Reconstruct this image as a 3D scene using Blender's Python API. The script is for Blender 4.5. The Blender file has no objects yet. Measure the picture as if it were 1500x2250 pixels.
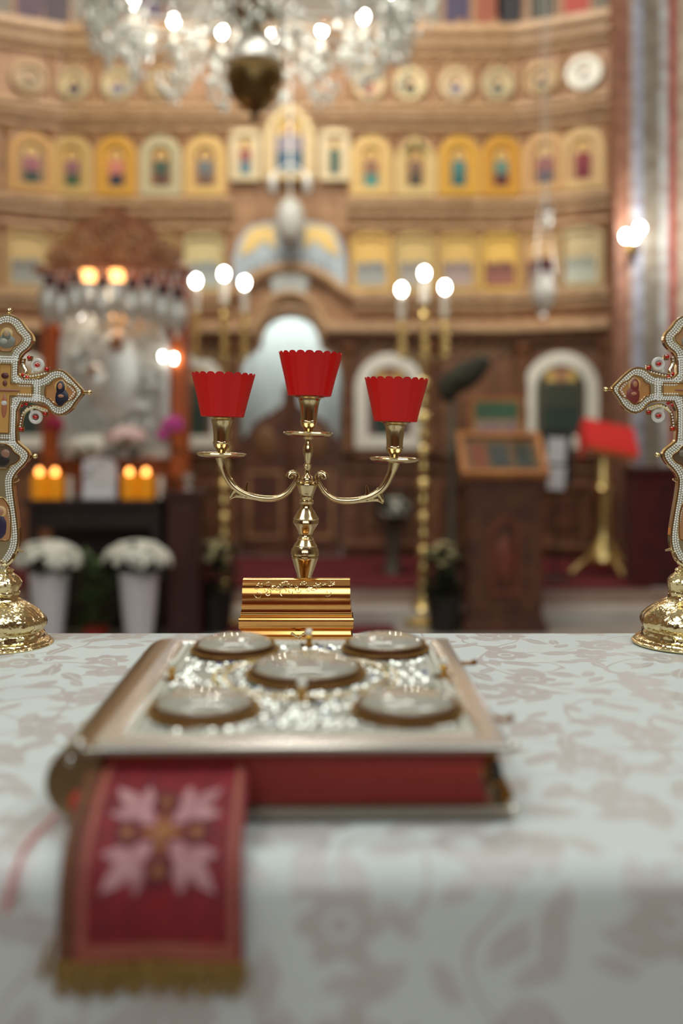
import bpy, bmesh, math, random
from mathutils import Vector, Matrix
random.seed(7)
PI = math.pi
sc = bpy.context.scene
COL = sc.collection
F = 2187.5; HZ = 960.0; CZ = 1.2727          # focal length in pixels, horizon row, eye height

def P(px, py, D):                             # where a photographed point stands, D metres down the nave
    return Vector(((px-750)*D/F, D, CZ-(py-HZ)*D/F))

# ------------------------------------------------------------------ camera, world, lights
cam_data = bpy.data.cameras.new('camera'); cam = bpy.data.objects.new('camera', cam_data); COL.objects.link(cam)
cam.location = (0, 0, CZ); cam.rotation_euler = (PI/2, 0, 0)
cam_data.sensor_fit = 'VERTICAL'; cam_data.sensor_height = 36; cam_data.lens = 35
cam_data.shift_y = -165/2250
cam_data.clip_start = 0.05; cam_data.clip_end = 60
cam_data.dof.use_dof = True; cam_data.dof.focus_distance = 1.31; cam_data.dof.aperture_fstop = 1.75
sc.camera = cam
sc.view_settings.view_transform = 'Standard'; sc.view_settings.look = 'None'
sc.view_settings.gamma = 1; sc.view_settings.exposure = 0.0
w = bpy.data.worlds.new('world'); sc.world = w; w.use_nodes = True
bg = w.node_tree.nodes['Background']; bg.inputs[0].default_value = (1.0, 0.90, 0.78, 1); bg.inputs[1].default_value = 0.29

def area(name, loc, target, sx, sy, power, col):
    l = bpy.data.lights.new(name, 'AREA'); l.shape = 'RECTANGLE'; l.size = sx; l.size_y = sy; l.energy = power; l.color = col
    o = bpy.data.objects.new(name, l); COL.objects.link(o); o.location = loc
    o.rotation_euler = (Vector(target)-Vector(loc)).to_track_quat('-Z', 'Y').to_euler(); return o
def point(name, loc, power, col, r=0.08):
    l = bpy.data.lights.new(name, 'POINT'); l.energy = power; l.color = col; l.shadow_soft_size = r
    o = bpy.data.objects.new(name, l); COL.objects.link(o); o.location = loc; return o
area('apse_window_light', (-1.6, 0.2, 4.6), (0, 1.2, 1.0), 1.6, 1.6, 52, (0.93, 1.0, 0.97))  # two unseen area lights added above the altar to brighten it
area('apse_window_light', (1.8, 0.9, 4.6), (0, 1.2, 1.0), 1.6, 1.6, 52, (0.93, 1.0, 0.97))
area('apse_east_window_light', (0.0, -2.6, 3.2), (0, 1.2, 1.1), 3.6, 1.9, 38, (0.97, 1.0, 0.98))  # large fill light added behind the camera for the altar front
area('nave_dome_light', (-0.4, 5.2, 6.8), (-0.4, 8.8, 2.6), 2.5, 1.6, 225, (1.0, 0.96, 0.89))  # unseen area light added under the ceiling to brighten the icon screen
area('sanctuary_window_light', (-0.45, 8.98, 3.6), (-0.45, 9.4, 0.6), 0.9, 0.12, 42, (0.9, 1.0, 1.0))  # hidden strip light added behind the screen, standing in for daylight on the curtain

# ------------------------------------------------------------------ colours and materials
def lin(c):
    return tuple(((v/255)/12.92 if v/255 <= 0.04045 else ((v/255+0.055)/1.055)**2.4) for v in c)
MC = {}
def mat(name, c1, rough=0.6, metal=0.0, c2=None, scale=8.0, bump=0.0, bscale=None, emit=0.0, trans=0.0, coat=0.0, ecol=None, kind='noise', sheen=0.0, stretch=None):
    if name in MC: return MC[name]
    m = bpy.data.materials.new(name); m.use_nodes = True; nt = m.node_tree; N = nt.nodes; L = nt.links
    b = N['Principled BSDF']; b.inputs['Roughness'].default_value = rough; b.inputs['Metallic'].default_value = metal
    b.inputs['Base Color'].default_value = (*lin(c1), 1)
    b.inputs['Transmission Weight'].default_value = trans; b.inputs['Coat Weight'].default_value = coat
    b.inputs['Sheen Weight'].default_value = sheen
    tc = N.new('ShaderNodeTexCoord'); src = tc.outputs['Object']
    if stretch:
        mp = N.new('ShaderNodeMapping'); mp.inputs['Scale'].default_value = stretch; L.new(src, mp.inputs[0]); src = mp.outputs[0]
    if c2:
        if kind == 'voronoi':
            t = N.new('ShaderNodeTexVoronoi'); t.inputs['Scale'].default_value = scale; fo = t.outputs['Distance']
        else:
            t = N.new('ShaderNodeTexNoise'); t.inputs['Scale'].default_value = scale; t.inputs['Detail'].default_value = 4; fo = t.outputs['Fac']
        L.new(src, t.inputs['Vector'])
        r = N.new('ShaderNodeValToRGB'); r.color_ramp.elements[0].position = 0.32; r.color_ramp.elements[1].position = 0.68
        r.color_ramp.elements[0].color = (*lin(c1), 1); r.color_ramp.elements[1].color = (*lin(c2), 1)
        L.new(fo, r.inputs[0]); L.new(r.outputs[0], b.inputs['Base Color'])
    if bump:
        t2 = N.new('ShaderNodeTexNoise'); t2.inputs['Scale'].default_value = bscale or scale*3; t2.inputs['Detail'].default_value = 3
        L.new(src, t2.inputs['Vector'])
        bp = N.new('ShaderNodeBump'); bp.inputs['Strength'].default_value = bump; bp.inputs['Distance'].default_value = 0.01
        L.new(t2.outputs['Fac'], bp.inputs['Height']); L.new(bp.outputs[0], b.inputs['Normal'])
    if emit:
        b.inputs['Emission Color'].default_value = (*lin(ecol or c1), 1); b.inputs['Emission Strength'].default_value = emit
    MC[name] = m; return m

WOOD = mat('carved_oak', (182,138,96), 0.5, c2=(144,102,64), scale=9, bump=0.8, bscale=26)
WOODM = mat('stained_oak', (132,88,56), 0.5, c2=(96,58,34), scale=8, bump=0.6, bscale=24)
WOODL = mat('light_oak_moulding', (202,168,126), 0.45, c2=(176,138,98), scale=14, bump=0.3)
WOODD = mat('dark_walnut', (106,62,36), 0.5, c2=(70,37,22), scale=7, bump=0.4, bscale=20)
WOODB = mat('black_brown_wood', (44,26,20), 0.5, c2=(30,17,13), scale=6)
WOODO = mat('orange_pine', (196,98,36), 0.4, c2=(158,72,26), scale=6, stretch=(1,1,0.2))
WOODR = mat('red_brown_cabinet', (74,34,26), 0.4, c2=(52,22,18), scale=5, stretch=(1,1,0.2))
GOLD = mat('polished_gold', (236,216,166), 0.16, 1.0)
BRASS = mat('polished_brass', (216,196,152), 0.15, 1.0)
BRASSR = mat('engraved_brass', (230,172,100), 0.12, 1.0)
GOLDH = mat('hammered_gold', (232,214,164), 0.17, 1.0, bump=0.55, bscale=48)
BRASSD = mat('aged_bronze', (120,98,62), 0.32, 1.0)
BRASSM = mat('satin_brass', (222,196,130), 0.3, 1.0)
SILVER = mat('polished_silver', (222,220,210), 0.14, 1.0)
SILVERR = mat('embossed_silver', (218,218,208), 0.4, 0.6, c2=(180,182,174), scale=60, bump=1.0, bscale=120)
SILVERL = mat('satin_silver', (222,221,212), 0.38, 0.6)
HONEY = mat('honey_oak', (184,122,62), 0.45, c2=(150,92,44), scale=8)
CROWN = mat('carved_brown_orange', (160,100,58), 0.5, c2=(126,72,38), scale=9, bump=0.5)
GLASS = mat('clear_glass', (245,248,245), 0.02, trans=1.0)
CRYSTAL = mat('crystal', (236,240,232), 0.1, 0.15, trans=0.3)
DIAM = mat('rhinestone', (240,240,232), 0.2, 0.25)
PEARL = mat('pearl', (224,220,205), 0.25, coat=0.6)
REDGEM = mat('red_gem', (190,20,16), 0.08, coat=1.0)
BLUEGEM = mat('blue_gem', (60,86,140), 0.1, coat=1.0)
GREENGEM = mat('green_gem', (60,120,90), 0.1, coat=1.0)
REDCUP = mat('frosted_red_glass', (224,16,14), 0.42, c2=(208,11,10), scale=16, stretch=(1,1,0.15))
PAGES = mat('red_page_edges', (156,36,16), 0.6, c2=(118,18,8), scale=40, stretch=(0.05,0.05,6), bump=0.3)
IVORY = mat('ivory_enamel', (216,214,200), 0.35, c2=(186,190,184), scale=30)
WHITEM = mat('white_marble', (206,202,192), 0.35, c2=(182,176,168), scale=3)
PINKM = mat('pinkish_marble', (168,140,128), 0.5, c2=(146,118,106), scale=6)
CARPET = mat('red_carpet', (112,26,30), 0.95, c2=(88,18,24), scale=20, bump=0.5, bscale=200)
FLOORM = mat('pale_stone_floor', (176,166,154), 0.35, c2=(150,140,130), scale=2.5)
CANDLEW = mat('white_candle', (228,222,206), 0.5)
BULB = mat('lit_bulb', (255,250,240), 0.4, emit=38, ecol=(255,248,236))
BULBW = mat('warm_lit_bulb', (255,214,160), 0.4, emit=4.5, ecol=(255,176,100))
FLAME = mat('candle_flame', (255,190,110), 0.4, emit=7, ecol=(255,160,80))
AMBER = mat('amber_candle_glass', (220,150,30), 0.25, trans=0.15, emit=0.25, ecol=(235,150,20))
WHITEP = mat('white_ceramic', (220,220,226), 0.35)
PAPER = mat('white_paper', (222,222,224), 0.8)
BLOOMW = mat('white_petals', (232,230,218), 0.8, c2=(206,206,190), scale=30)
BLOOMP = mat('pink_petals', (226,196,190), 0.8)
BLOOMM = mat('magenta_petals', (186,60,140), 0.7)
BLOOMC = mat('crimson_petals', (150,20,60), 0.7)
LEAF = mat('dark_green_leaves', (38,58,28), 0.6, c2=(22,36,18), scale=20)
LEAFM = mat('mid_green_leaves', (84,104,52), 0.6, c2=(50,70,34), scale=20)
GREYG = mat('grey_green_metal', (112,110,96), 0.4, 0.4)
DGREEN = mat('dark_green_velvet', (66,66,50), 0.9, c2=(44,42,32), scale=12, bump=0.6)
REDCLOTH = mat('bright_red_cloth', (190,28,22), 0.85)
DKRED = mat('dark_red_velvet', (84,18,18), 0.9, c2=(60,12,12), scale=8)
CURTAIN = mat('pale_blue_white_curtain', (206,214,212), 0.9)
POT = mat('dark_plastic_pot', (34,30,28), 0.6)
REDPOT = mat('red_plastic_pot', (150,40,22), 0.5)
PLUM = mat('plum_glass', (70,36,44), 0.3)
def paint(c, r=0.6): return mat('paint_%02x%02x%02x' % tuple(c), c, r)

def damask():
    m = bpy.data.materials.new('damask_cloth'); m.use_nodes = True; nt = m.node_tree; N = nt.nodes; L = nt.links
    b = N['Principled BSDF']
    uv = N.new('ShaderNodeUVMap'); uv.uv_map = 'UVMap'
    def M(op, a, c=None, d=None):
        n = N.new('ShaderNodeMath'); n.operation = op
        for i, v in enumerate((a, c, d)):
            if v is None: continue
            if isinstance(v, (int, float)): n.inputs[i].default_value = v
            else: L.new(v, n.inputs[i])
        return n.outputs[0]
    wn = N.new('ShaderNodeTexNoise'); wn.inputs['Scale'].default_value = 30; L.new(uv.outputs[0], wn.inputs['Vector'])
    jag = M('MULTIPLY', M('SUBTRACT', wn.outputs['Fac'], 0.5), 0.16)
    def cells(scale, off, rnd=0.85):
        mp = N.new('ShaderNodeMapping'); mp.inputs['Scale'].default_value = (scale, scale, 1); mp.inputs['Location'].default_value = (off, off*0.7, 0)
        L.new(uv.outputs[0], mp.inputs[0])
        v = N.new('ShaderNodeTexVoronoi'); v.voronoi_dimensions = '2D'; v.inputs['Scale'].default_value = 1; v.inputs['Randomness'].default_value = rnd
        L.new(mp.outputs[0], v.inputs['Vector'])
        s = N.new('ShaderNodeVectorMath'); s.operation = 'SUBTRACT'; L.new(mp.outputs[0], s.inputs[0]); L.new(v.outputs['Position'], s.inputs[1])
        sc_ = N.new('ShaderNodeSeparateColor'); L.new(v.outputs['Color'], sc_.inputs[0])
        rot = N.new('ShaderNodeVectorRotate'); rot.rotation_type = 'Z_AXIS'; L.new(s.outputs[0], rot.inputs['Vector'])
        L.new(M('MULTIPLY', sc_.outputs[0], 6.283), rot.inputs['Angle'])
        sx = N.new('ShaderNodeSeparateXYZ'); L.new(rot.outputs[0], sx.inputs[0])
        return sx.outputs[0], sx.outputs[1]
    def sharp(v, k): 
        return M('MINIMUM', M('MAXIMUM', M('MULTIPLY', v, k), 0.0), 1.0)
    def leaf(scale, off, ln, wd, vein=True):
        x, y = cells(scale, off)
        prof = M('MULTIPLY', M('SUBTRACT', 1.0, M('POWER', M('ABSOLUTE', M('DIVIDE', x, ln)), 1.8)), wd)
        ay = M('ABSOLUTE', M('ADD', y, M('MULTIPLY', M('SINE', M('MULTIPLY', x, 5.0)), 0.05)))
        mk = sharp(M('SUBTRACT', M('ADD', prof, jag), ay), 60)
        if vein: mk = M('MULTIPLY', mk, sharp(M('SUBTRACT', ay, 0.008), 120))
        return mk
    def flower(scale, off, R):
        x, y = cells(scale, off, 0.7)
        r = M('SQRT', M('ADD', M('MULTIPLY', x, x), M('MULTIPLY', y, y)))
        th = M('ARCTAN2', y, x)
        rr = M('MULTIPLY', M('ADD', 0.75, M('MULTIPLY', M('ABSOLUTE', M('SINE', M('MULTIPLY', th, 3.0))), 0.35)), R)
        mk = sharp(M('SUBTRACT', rr, r), 60)
        ring = sharp(M('SUBTRACT', M('ABSOLUTE', M('SUBTRACT', r, R*0.32)), 0.012), 120)
        return M('MULTIPLY', mk, ring)
    a1 = leaf(16, 0.0, 0.42, 0.17); a2 = leaf(21, 3.7, 0.40, 0.16); fl = flower(10, 5.3, 0.27)
    vn = N.new('ShaderNodeTexNoise'); vn.inputs['Scale'].default_value = 9; vn.inputs['Detail'].default_value = 0; L.new(uv.outputs[0], vn.inputs['Vector'])
    vine = sharp(M('SUBTRACT', 0.010, M('ABSOLUTE', M('SUBTRACT', vn.outputs['Fac'], 0.5))), 200)
    allm = M('MAXIMUM', M('MAXIMUM', a1, a2), M('MAXIMUM', fl, vine))
    # satin leaves: darker thread, but glossy, so that they shine at a low angle; matt pale ground
    mx = N.new('ShaderNodeMix'); mx.data_type = 'RGBA'; L.new(allm, mx.inputs[0])
    mx.inputs[6].default_value = (*lin((201,206,203)), 1); mx.inputs[7].default_value = (*lin((185,179,175)), 1)
    L.new(mx.outputs[2], b.inputs['Base Color'])
    L.new(M('SUBTRACT', 0.75, M('MULTIPLY', allm, 0.37)), b.inputs['Roughness'])
    L.new(M('ADD', 0.2, M('MULTIPLY', allm, 0.8)), b.inputs['Specular IOR Level'])
    L.new(M('MULTIPLY', allm, 1.0), b.inputs['Sheen Weight']); b.inputs['Sheen Roughness'].default_value = 0.35
    wv = N.new('ShaderNodeTexNoise'); wv.inputs['Scale'].default_value = 900; L.new(uv.outputs[0], wv.inputs['Vector'])
    bp = N.new('ShaderNodeBump'); bp.inputs['Strength'].default_value = 0.25; bp.inputs['Distance'].default_value = 0.001
    L.new(M('ADD', wv.outputs['Fac'], allm), bp.inputs['Height']); L.new(bp.outputs[0], b.inputs['Normal'])
    return m
DAMASK = damask()

def fresco(name, bands, scale=3.0):            # painted vertical bands, running along local x (metres)
    m = bpy.data.materials.new(name); m.use_nodes = True; nt = m.node_tree; N = nt.nodes; L = nt.links; b = N['Principled BSDF']
    tc = N.new('ShaderNodeTexCoord'); sx = N.new('ShaderNodeSeparateXYZ'); L.new(tc.outputs['Object'], sx.inputs[0])
    r = N.new('ShaderNodeValToRGB'); r.color_ramp.interpolation = 'CONSTANT'
    e = r.color_ramp.elements
    for i, (p, c) in enumerate(bands):
        el = e[i] if i < 2 else e.new(p)
        el.position = p; el.color = (*lin(c), 1)
    L.new(sx.outputs[0], r.inputs[0])
    n = N.new('ShaderNodeTexNoise'); n.inputs['Scale'].default_value = scale*2; L.new(tc.outputs['Object'], n.inputs['Vector'])
    n2 = N.new('ShaderNodeValToRGB'); n2.color_ramp.elements[0].position = 0.4; n2.color_ramp.elements[1].position = 0.6
    n2.color_ramp.elements[0].color = (0.7, 0.62, 0.6, 1); n2.color_ramp.elements[1].color = (1, 1, 1, 1)
    L.new(n.outputs['Fac'], n2.inputs[0])
    mx = N.new('ShaderNodeMix'); mx.data_type = 'RGBA'; mx.blend_type = 'MULTIPLY'; mx.inputs[0].default_value = 1
    L.new(r.outputs[0], mx.inputs[6]); L.new(n2.outputs[0], mx.inputs[7]); L.new(mx.outputs[2], b.inputs['Base Color'])
    b.inputs['Roughness'].default_value = 0.6
    return m

# ------------------------------------------------------------------ mesh helpers
def obj(name, bm, m, parent=None, smooth=True, loc=None, bevel=0.0, sub=0):
    bmesh.ops.recalc_face_normals(bm, faces=bm.faces[:])
    me = bpy.data.meshes.new(name); bm.to_mesh(me); bm.free()
    if smooth:
        for p in me.polygons: p.use_smooth = True
    if m: me.materials.append(m)
    o = bpy.data.objects.new(name, me); COL.objects.link(o)
    if parent: o.parent = parent
    if loc is not None: o.location = loc
    if bevel:
        b = o.modifiers.new('bevel', 'BEVEL'); b.width = bevel; b.segments = 2; b.limit_method = 'ANGLE'; b.angle_limit = 0.6
    if smooth:
        es = o.modifiers.new('edge_split', 'EDGE_SPLIT'); es.split_angle = math.radians(38)
    return o
def thing(name, label, cat, loc=(0,0,0), rot=0.0, group=None):
    o = bpy.data.objects.new(name, None); COL.objects.link(o); o.empty_display_size = 0.05
    o.location = loc; o.rotation_euler = (0, 0, rot); o['label'] = label; o['category'] = cat
    if group: o['group'] = group
    return o
def tag(o, label, cat, group=None):
    o['label'] = label; o['category'] = cat
    if group: o['group'] = group
    return o
def struct(name, bm, m, **k):
    o = obj(name, bm, m, smooth=False, **k); o['kind'] = 'structure'; return o
def dup(root, loc, rot=None, label=None, group=None):
    r = root.copy(); COL.objects.link(r); r.location = loc
    if rot is not None: r.rotation_euler = (0, 0, rot)
    if label: r['label'] = label
    if group: r['group'] = group
    for ch in root.children:
        c = ch.copy(); COL.objects.link(c); c.parent = r
        for g in ch.children:
            d = g.copy(); COL.objects.link(d); d.parent = c
    return r
def box(bm, x0, x1, y0, y1, z0, z1):
    v = [bm.verts.new((x, y, z)) for z in (z0, z1) for y in (y0, y1) for x in (x0, x1)]
    for f in ((0,2,3,1),(4,5,7,6),(0,1,5,4),(2,6,7,3),(0,4,6,2),(1,3,7,5)): bm.faces.new([v[i] for i in f])
    return v
def nbox(*a):
    bm = bmesh.new(); box(bm, *a); return bm
def lathe(bm, prof, seg=32, c=(0,0,0), wob=None):
    rings = []
    for r, z in prof:
        if r < 1e-5: rings.append([bm.verts.new((c[0], c[1], c[2]+z))]); continue
        rings.append([bm.verts.new((c[0]+r*(wob(i/seg*2*PI, z) if wob else 1)*math.cos(i/seg*2*PI), c[1]+r*(wob(i/seg*2*PI, z) if wob else 1)*math.sin(i/seg*2*PI), c[2]+z)) for i in range(seg)])
    for a, b in zip(rings, rings[1:]):
        for i in range(seg):
            j = (i+1) % seg
            if len(a) == 1 and len(b) == 1: continue
            if len(a) == 1: bm.faces.new((a[0], b[i], b[j]))
            elif len(b) == 1: bm.faces.new((a[i], b[0], a[j]))
            else: bm.faces.new((a[i], b[i], b[j], a[j]))
    for rg in (rings[0], rings[-1]):
        if len(rg) > 2: bm.faces.new(rg)
    return bm
def nlathe(prof, seg=32, **k): return lathe(bmesh.new(), prof, seg, **k)
def ball(bm, c, r, sc3=(1,1,1), sub=2, rot=None):
    M_ = Matrix.Translation(c) @ (rot.to_4x4() if rot is not None else Matrix()) @ Matrix.Diagonal((r*sc3[0], r*sc3[1], r*sc3[2], 1))
    bmesh.ops.create_icosphere(bm, subdivisions=sub, radius=1, matrix=M_); return bm
def octa(bm, c, r, h):
    t = bm.verts.new((c[0], c[1], c[2]+h*0.35)); b_ = bm.verts.new((c[0], c[1], c[2]-h*0.65))
    vs = [bm.verts.new((c[0]+r*math.cos(k*PI/3), c[1]+r*math.sin(k*PI/3), c[2])) for k in range(6)]
    for k in range(6): bm.faces.new((t, vs[k], vs[(k+1)%6])); bm.faces.new((b_, vs[(k+1)%6], vs[k]))
def tube(bm, pts, rad, seg=10, closed=False, flat=1.0):
    pts = [Vector(p) for p in pts]; n = len(pts)
    if not hasattr(rad, '__len__'): rad = [rad]*n
    rings = []; up = Vector((0, 1, 0))
    for i, p in enumerate(pts):
        a = pts[i-1] if (i > 0 or closed) else p; b = pts[(i+1) % n] if (i < n-1 or closed) else p
        t = (b-a).normalized() if (b-a).length > 1e-9 else Vector((0,0,1))
        u = up if abs(t.dot(up)) < 0.95 else Vector((1,0,0))
        s = t.cross(u).normalized(); q = s.cross(t).normalized()
        rings.append([bm.verts.new(p + s*rad[i]*math.cos(k/seg*2*PI) + q*rad[i]*flat*math.sin(k/seg*2*PI)) for k in range(seg)])
    for i in range(n if closed else n-1):
        a, b = rings[i], rings[(i+1) % n]
        for k in range(seg): bm.faces.new((a[k], a[(k+1)%seg], b[(k+1)%seg], b[k]))
    if not closed: bm.faces.new(rings[0]); bm.faces.new(rings[-1])
    return bm
def smoothp(pts, it=2, closed=False):
    pts = [Vector(p) for p in pts]
    for _ in range(it):
        q = []; n = len(pts)
        rng = range(n) if closed else range(n-1)
        if not closed: q.append(pts[0])
        for i in rng:
            a, b = pts[i], pts[(i+1) % n]; q += [a*0.75+b*0.25, a*0.25+b*0.75]
        if not closed: q.append(pts[-1])
        pts = q
    return pts
def slab(bm, pts, y0, y1):                     # outline in x,z pushed through y
    a = [bm.verts.new((p[0], y0, p[1])) for p in pts]; b = [bm.verts.new((p[0], y1, p[1])) for p in pts]
    n = len(pts); bm.faces.new(a); bm.faces.new(list(reversed(b)))
    for i in range(n): bm.faces.new((a[i], b[i], b[(i+1)%n], a[(i+1)%n]))
    return bm
def frame(bm, out, inn, y0, y1):               # ring between two outlines
    n = len(out); V = [[bm.verts.new((p[0], y, p[1])) for p in o] for o in (out, inn) for y in (y0, y1)]
    for i in range(n):
        j = (i+1) % n
        bm.faces.new((V[0][i], V[0][j], V[2][j], V[2][i])); bm.faces.new((V[1][i], V[3][i], V[3][j], V[1][j]))
        bm.faces.new((V[0][i], V[1][i], V[1][j], V[0][j])); bm.faces.new((V[2][i], V[2][j], V[3][j], V[3][i]))
    return bm
def arch(w, h, kind='round', n=20, z0=0.0):
    h2 = w/2
    if kind == 'circle': return [(h2*math.sin(a/32*2*PI), z0+h2+h2*math.cos(a/32*2*PI)*h/w) for a in range(32)]
    if kind == 'round': top = [(h2*math.cos(i/n*PI), h-h2+h2*math.sin(i/n*PI)) for i in range(n+1)]
    elif kind == 'ogee': top = [(h2*math.cos(i/n*PI), h-h2*1.3+h2*1.3*(0.75*math.sin(i/n*PI)+0.25*(1-abs(math.cos(i/n*PI)))**1.6)) for i in range(n+1)]
    else: top = [(h2*math.cos(i/n*PI), h-h2*0.35+h2*0.35*math.sin(i/n*PI)) for i in range(n+1)]
    return [(-h2, z0), (h2, z0)] + [(x, z+z0) for x, z in top]
def inset(pts, d):
    n = len(pts); r = []
    A = sum(pts[i][0]*pts[(i+1)%n][1]-pts[(i+1)%n][0]*pts[i][1] for i in range(n)); s = 1 if A > 0 else -1
    for i in range(n):
        a, b, c = Vector(pts[i-1]), Vector(pts[i]), Vector(pts[(i+1)%n])
        e1 = (b-a); e2 = (c-b)
        if e1.length < 1e-7: e1 = e2
        if e2.length < 1e-7: e2 = e1
        e1 = e1.normalized(); e2 = e2.normalized()
        nn = Vector((-e1.y-e2.y, e1.x+e2.x))
        nn = nn.normalized() if nn.length > 1e-6 else Vector((-e1.y, e1.x))
        k = 1/max(0.5, nn.dot(Vector((-e1.y, e1.x))))
        q = b + nn*s*d*k; r.append((q.x, q.y))
    return r
def resample(pts, step, closed=True):
    pts = [Vector(p) for p in pts]; 
    if closed: pts = pts+[pts[0]]
    out = []; acc = 0.0
    for a, b in zip(pts, pts[1:]):
        L_ = (b-a).length
        if L_ < 1e-9: continue
        while acc <= L_: out.append(a+(b-a)*(acc/L_)); acc += step
        acc -= L_
    return out

# ================================================================== THE SETTING
fl_z = 0.0
struct('floor', nbox(-6, 6, -4, 12, -0.1, 0), FLOORM)
struct('wall_left', nbox(-5.2, -5.0, -4, 12, 0, 7.5), mat('ochre_painted_wall', (172,156,138), 0.8, c2=(140,118,98), scale=1.5))
struct('wall_right', nbox(5.0, 5.2, -4, 12, 0, 7.5), MC['ochre_painted_wall'])
bandsb = [(0.0, (120,60,48)), (0.5, (150,110,70))]
struct('wall_far', nbox(-5, 5, 11.0, 11.2, 0, 7.5), mat('pale_plaster_wall', (206,200,186), 0.8, c2=(180,168,150), scale=1.5))
struct('wall_near', nbox(-5, 5, -3.2, -3.0, 0, 7.5), mat('red_ochre_wall', (150,92,58), 0.8, c2=(104,52,34), scale=1.2))
struct('ceiling', nbox(-5, 5, 4.6, 11.0, 7.4, 7.5), mat('pale_vault', (214,210,200), 0.9, c2=(190,184,172), scale=1.5))
for i, x in enumerate((-1.5, 0.0, 1.5)):       # unseen windows with glowing panes, added behind the camera for reflections and fill
    bm = bmesh.new(); frame(bm, arch(0.8, 2.0), inset(arch(0.8, 2.0), 0.07), -0.03, 0.05)
    wf = struct('window_%d' % (i+1), bm, WOODL); wf.location = (x, -2.95, 2.2)
    bm = bmesh.new(); slab(bm, inset(arch(0.8, 2.0), 0.07), 0.0, 0.01)
    g = obj('window_pane', bm, mat('daylight_pane', (235,245,250), 0.5, emit=3.2, ecol=(225,242,250)), wf, smooth=False)
bm = nbox(-5, 5, 7.0, 11, 0.10, 0.21); box(bm, -5, 5, 6.72, 11, 0.0, 0.10)
struct('trim_1', bm, WHITEM)                   # the raised solea
bm = nbox(-5, 5, 6.985, 7.0, 0.10, 0.2); struct('trim_2', bm, PINKM)
bm = nbox(-4.9, 2.17, 6.98, 8.78, 0.21, 0.222)
tag(obj('carpet', bm, CARPET, smooth=False), 'dark red carpet covering the raised platform before the icon screen', 'carpet')
bm = nbox(-0.75, 0.35, 2.4, 6.7, 0.0, 0.012)
tag(obj('carpet_runner', bm, CARPET, smooth=False), 'dark red carpet runner on the stone floor below the steps', 'carpet')

# painted pier on the right, with its bands of ornament
PX = 2.188
pier = struct('wall_pier', nbox(0, 1.3, 0, 0.21, 0, 7.39), fresco('pier_fresco', [(0.0,(140,98,76)),(0.117,(170,160,150)),(0.143,(150,156,172)),(0.217,(128,122,108)),(0.355,(180,184,182)),(0.42,(160,80,66)),(0.49,(190,180,160)),(0.85,(150,92,66))], 5))
pier.location = (PX, 7.95, 0)

# ================================================================== ICON SCREEN
DI = 8.8; U = DI/F
def zi(py): return CZ-(py-HZ)*U
def xi(px): return (px-750)*U
XC = xi(637); XR = xi(1130); XL = 2*XC-XR
WX, WD = 0.86, 0.385                           # the wings, folded towards the nave
ANG = math.atan2(WD, WX)
def on_screen(px):                             # point and turn on the front face for a picture column
    x = xi(px)
    if XL <= x <= XR: return x, DI, 0.0
    u = (px-750)/F
    if x > XR: t = (u*DI-XR)/(WX+u*WD); return XR+WX*t, DI-WD*t, -ANG
    t = (XL-u*DI)/(WX-u*WD); return XL-WX*t, DI-WD*t, ANG
screen = thing('iconostasis', 'tall carved light brown wooden icon screen filling the far end of the church', 'icon screen', (XC, DI, 0.222))
def S(x, z): return (x-XC, z-0.222)
def sbox(bm, x0, x1, y0, y1, z0, z1): box(bm, x0-XC, x1-XC, y0-DI, y1-DI, z0-0.222, z1-0.222)
ZT = zi(70)
# opening of the royal doors
def door_top(px):
    a = abs(px-637)
    if a > 113: return None
    if a < 62: return 695+ (1-math.sqrt(max(0, 1-(a/62)**2)))*52
    if a < 70: return 747+(a-62)*3
    return 771+ (1-math.sqrt(max(0, 1-((a-70)/44)**2)))*75
bm = bmesh.new()
sbox(bm, XL, xi(524), DI, DI+0.12, 0.222, ZT); sbox(bm, xi(750), XR, DI, DI+0.12, 0.222, ZT)
sbox(bm, xi(524), xi(750), DI, DI+0.12, zi(690), ZT)
cols = [524+i*226/44 for i in range(45)]
for a, b in zip(cols, cols[1:]):
    za = zi(door_top(min(max(a,524.2),749.8))); zb = zi(door_top(min(max(b,524.2),749.8)))
    (xa, z1), (xb, z2) = S(xi(a), za), S(xi(b), zb); zt = zi(690)-0.222
    vs = [bm.verts.new(p) for p in ((xa,0,z1),(xb,0,z2),(xb,0,zt),(xa,0,zt),(xa,0.12,z1),(xb,0.12,z2),(xb,0.12,zt),(xa,0.12,zt))]
    for f in ((0,1,2,3),(7,6,5,4),(0,4,5,1),(3,2,6,7),(0,3,7,4),(1,5,6,2)): bm.faces.new([vs[i] for i in f])
obj('central_panel', bm, WOOD, screen, smooth=False)
def wing(side):
    L_ = math.hypot(WX, WD)
    bm = nbox(0, L_, 0, 0.12, 0, ZT-0.222) if side > 0 else nbox(-L_, 0, 0, 0.12, 0, ZT-0.222)
    o = obj('wing_panel', bm, WOOD, screen, smooth=False)
    o.location = ((XR if side > 0 else XL)-XC, 0, 0); o.rotation_euler = (0, 0, -ANG if side > 0 else ANG)
    return o
TIERS = [(76,20,.15),(100,14,.10),(120,8,.06),(240,12,.08),(262,10,.10),(284,8,.06),(448,14,.10),(470,10,.07),(500,7,.04),(655,16,.12),(676,10,.08),(724,18,.16),(748,9,.10),(1000,12,.08),(1030,7,.05),(1195,14,.08)]
wings = {s: wing(s) for s in (-1, 1)}
L_ = math.hypot(WX, WD)
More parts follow.
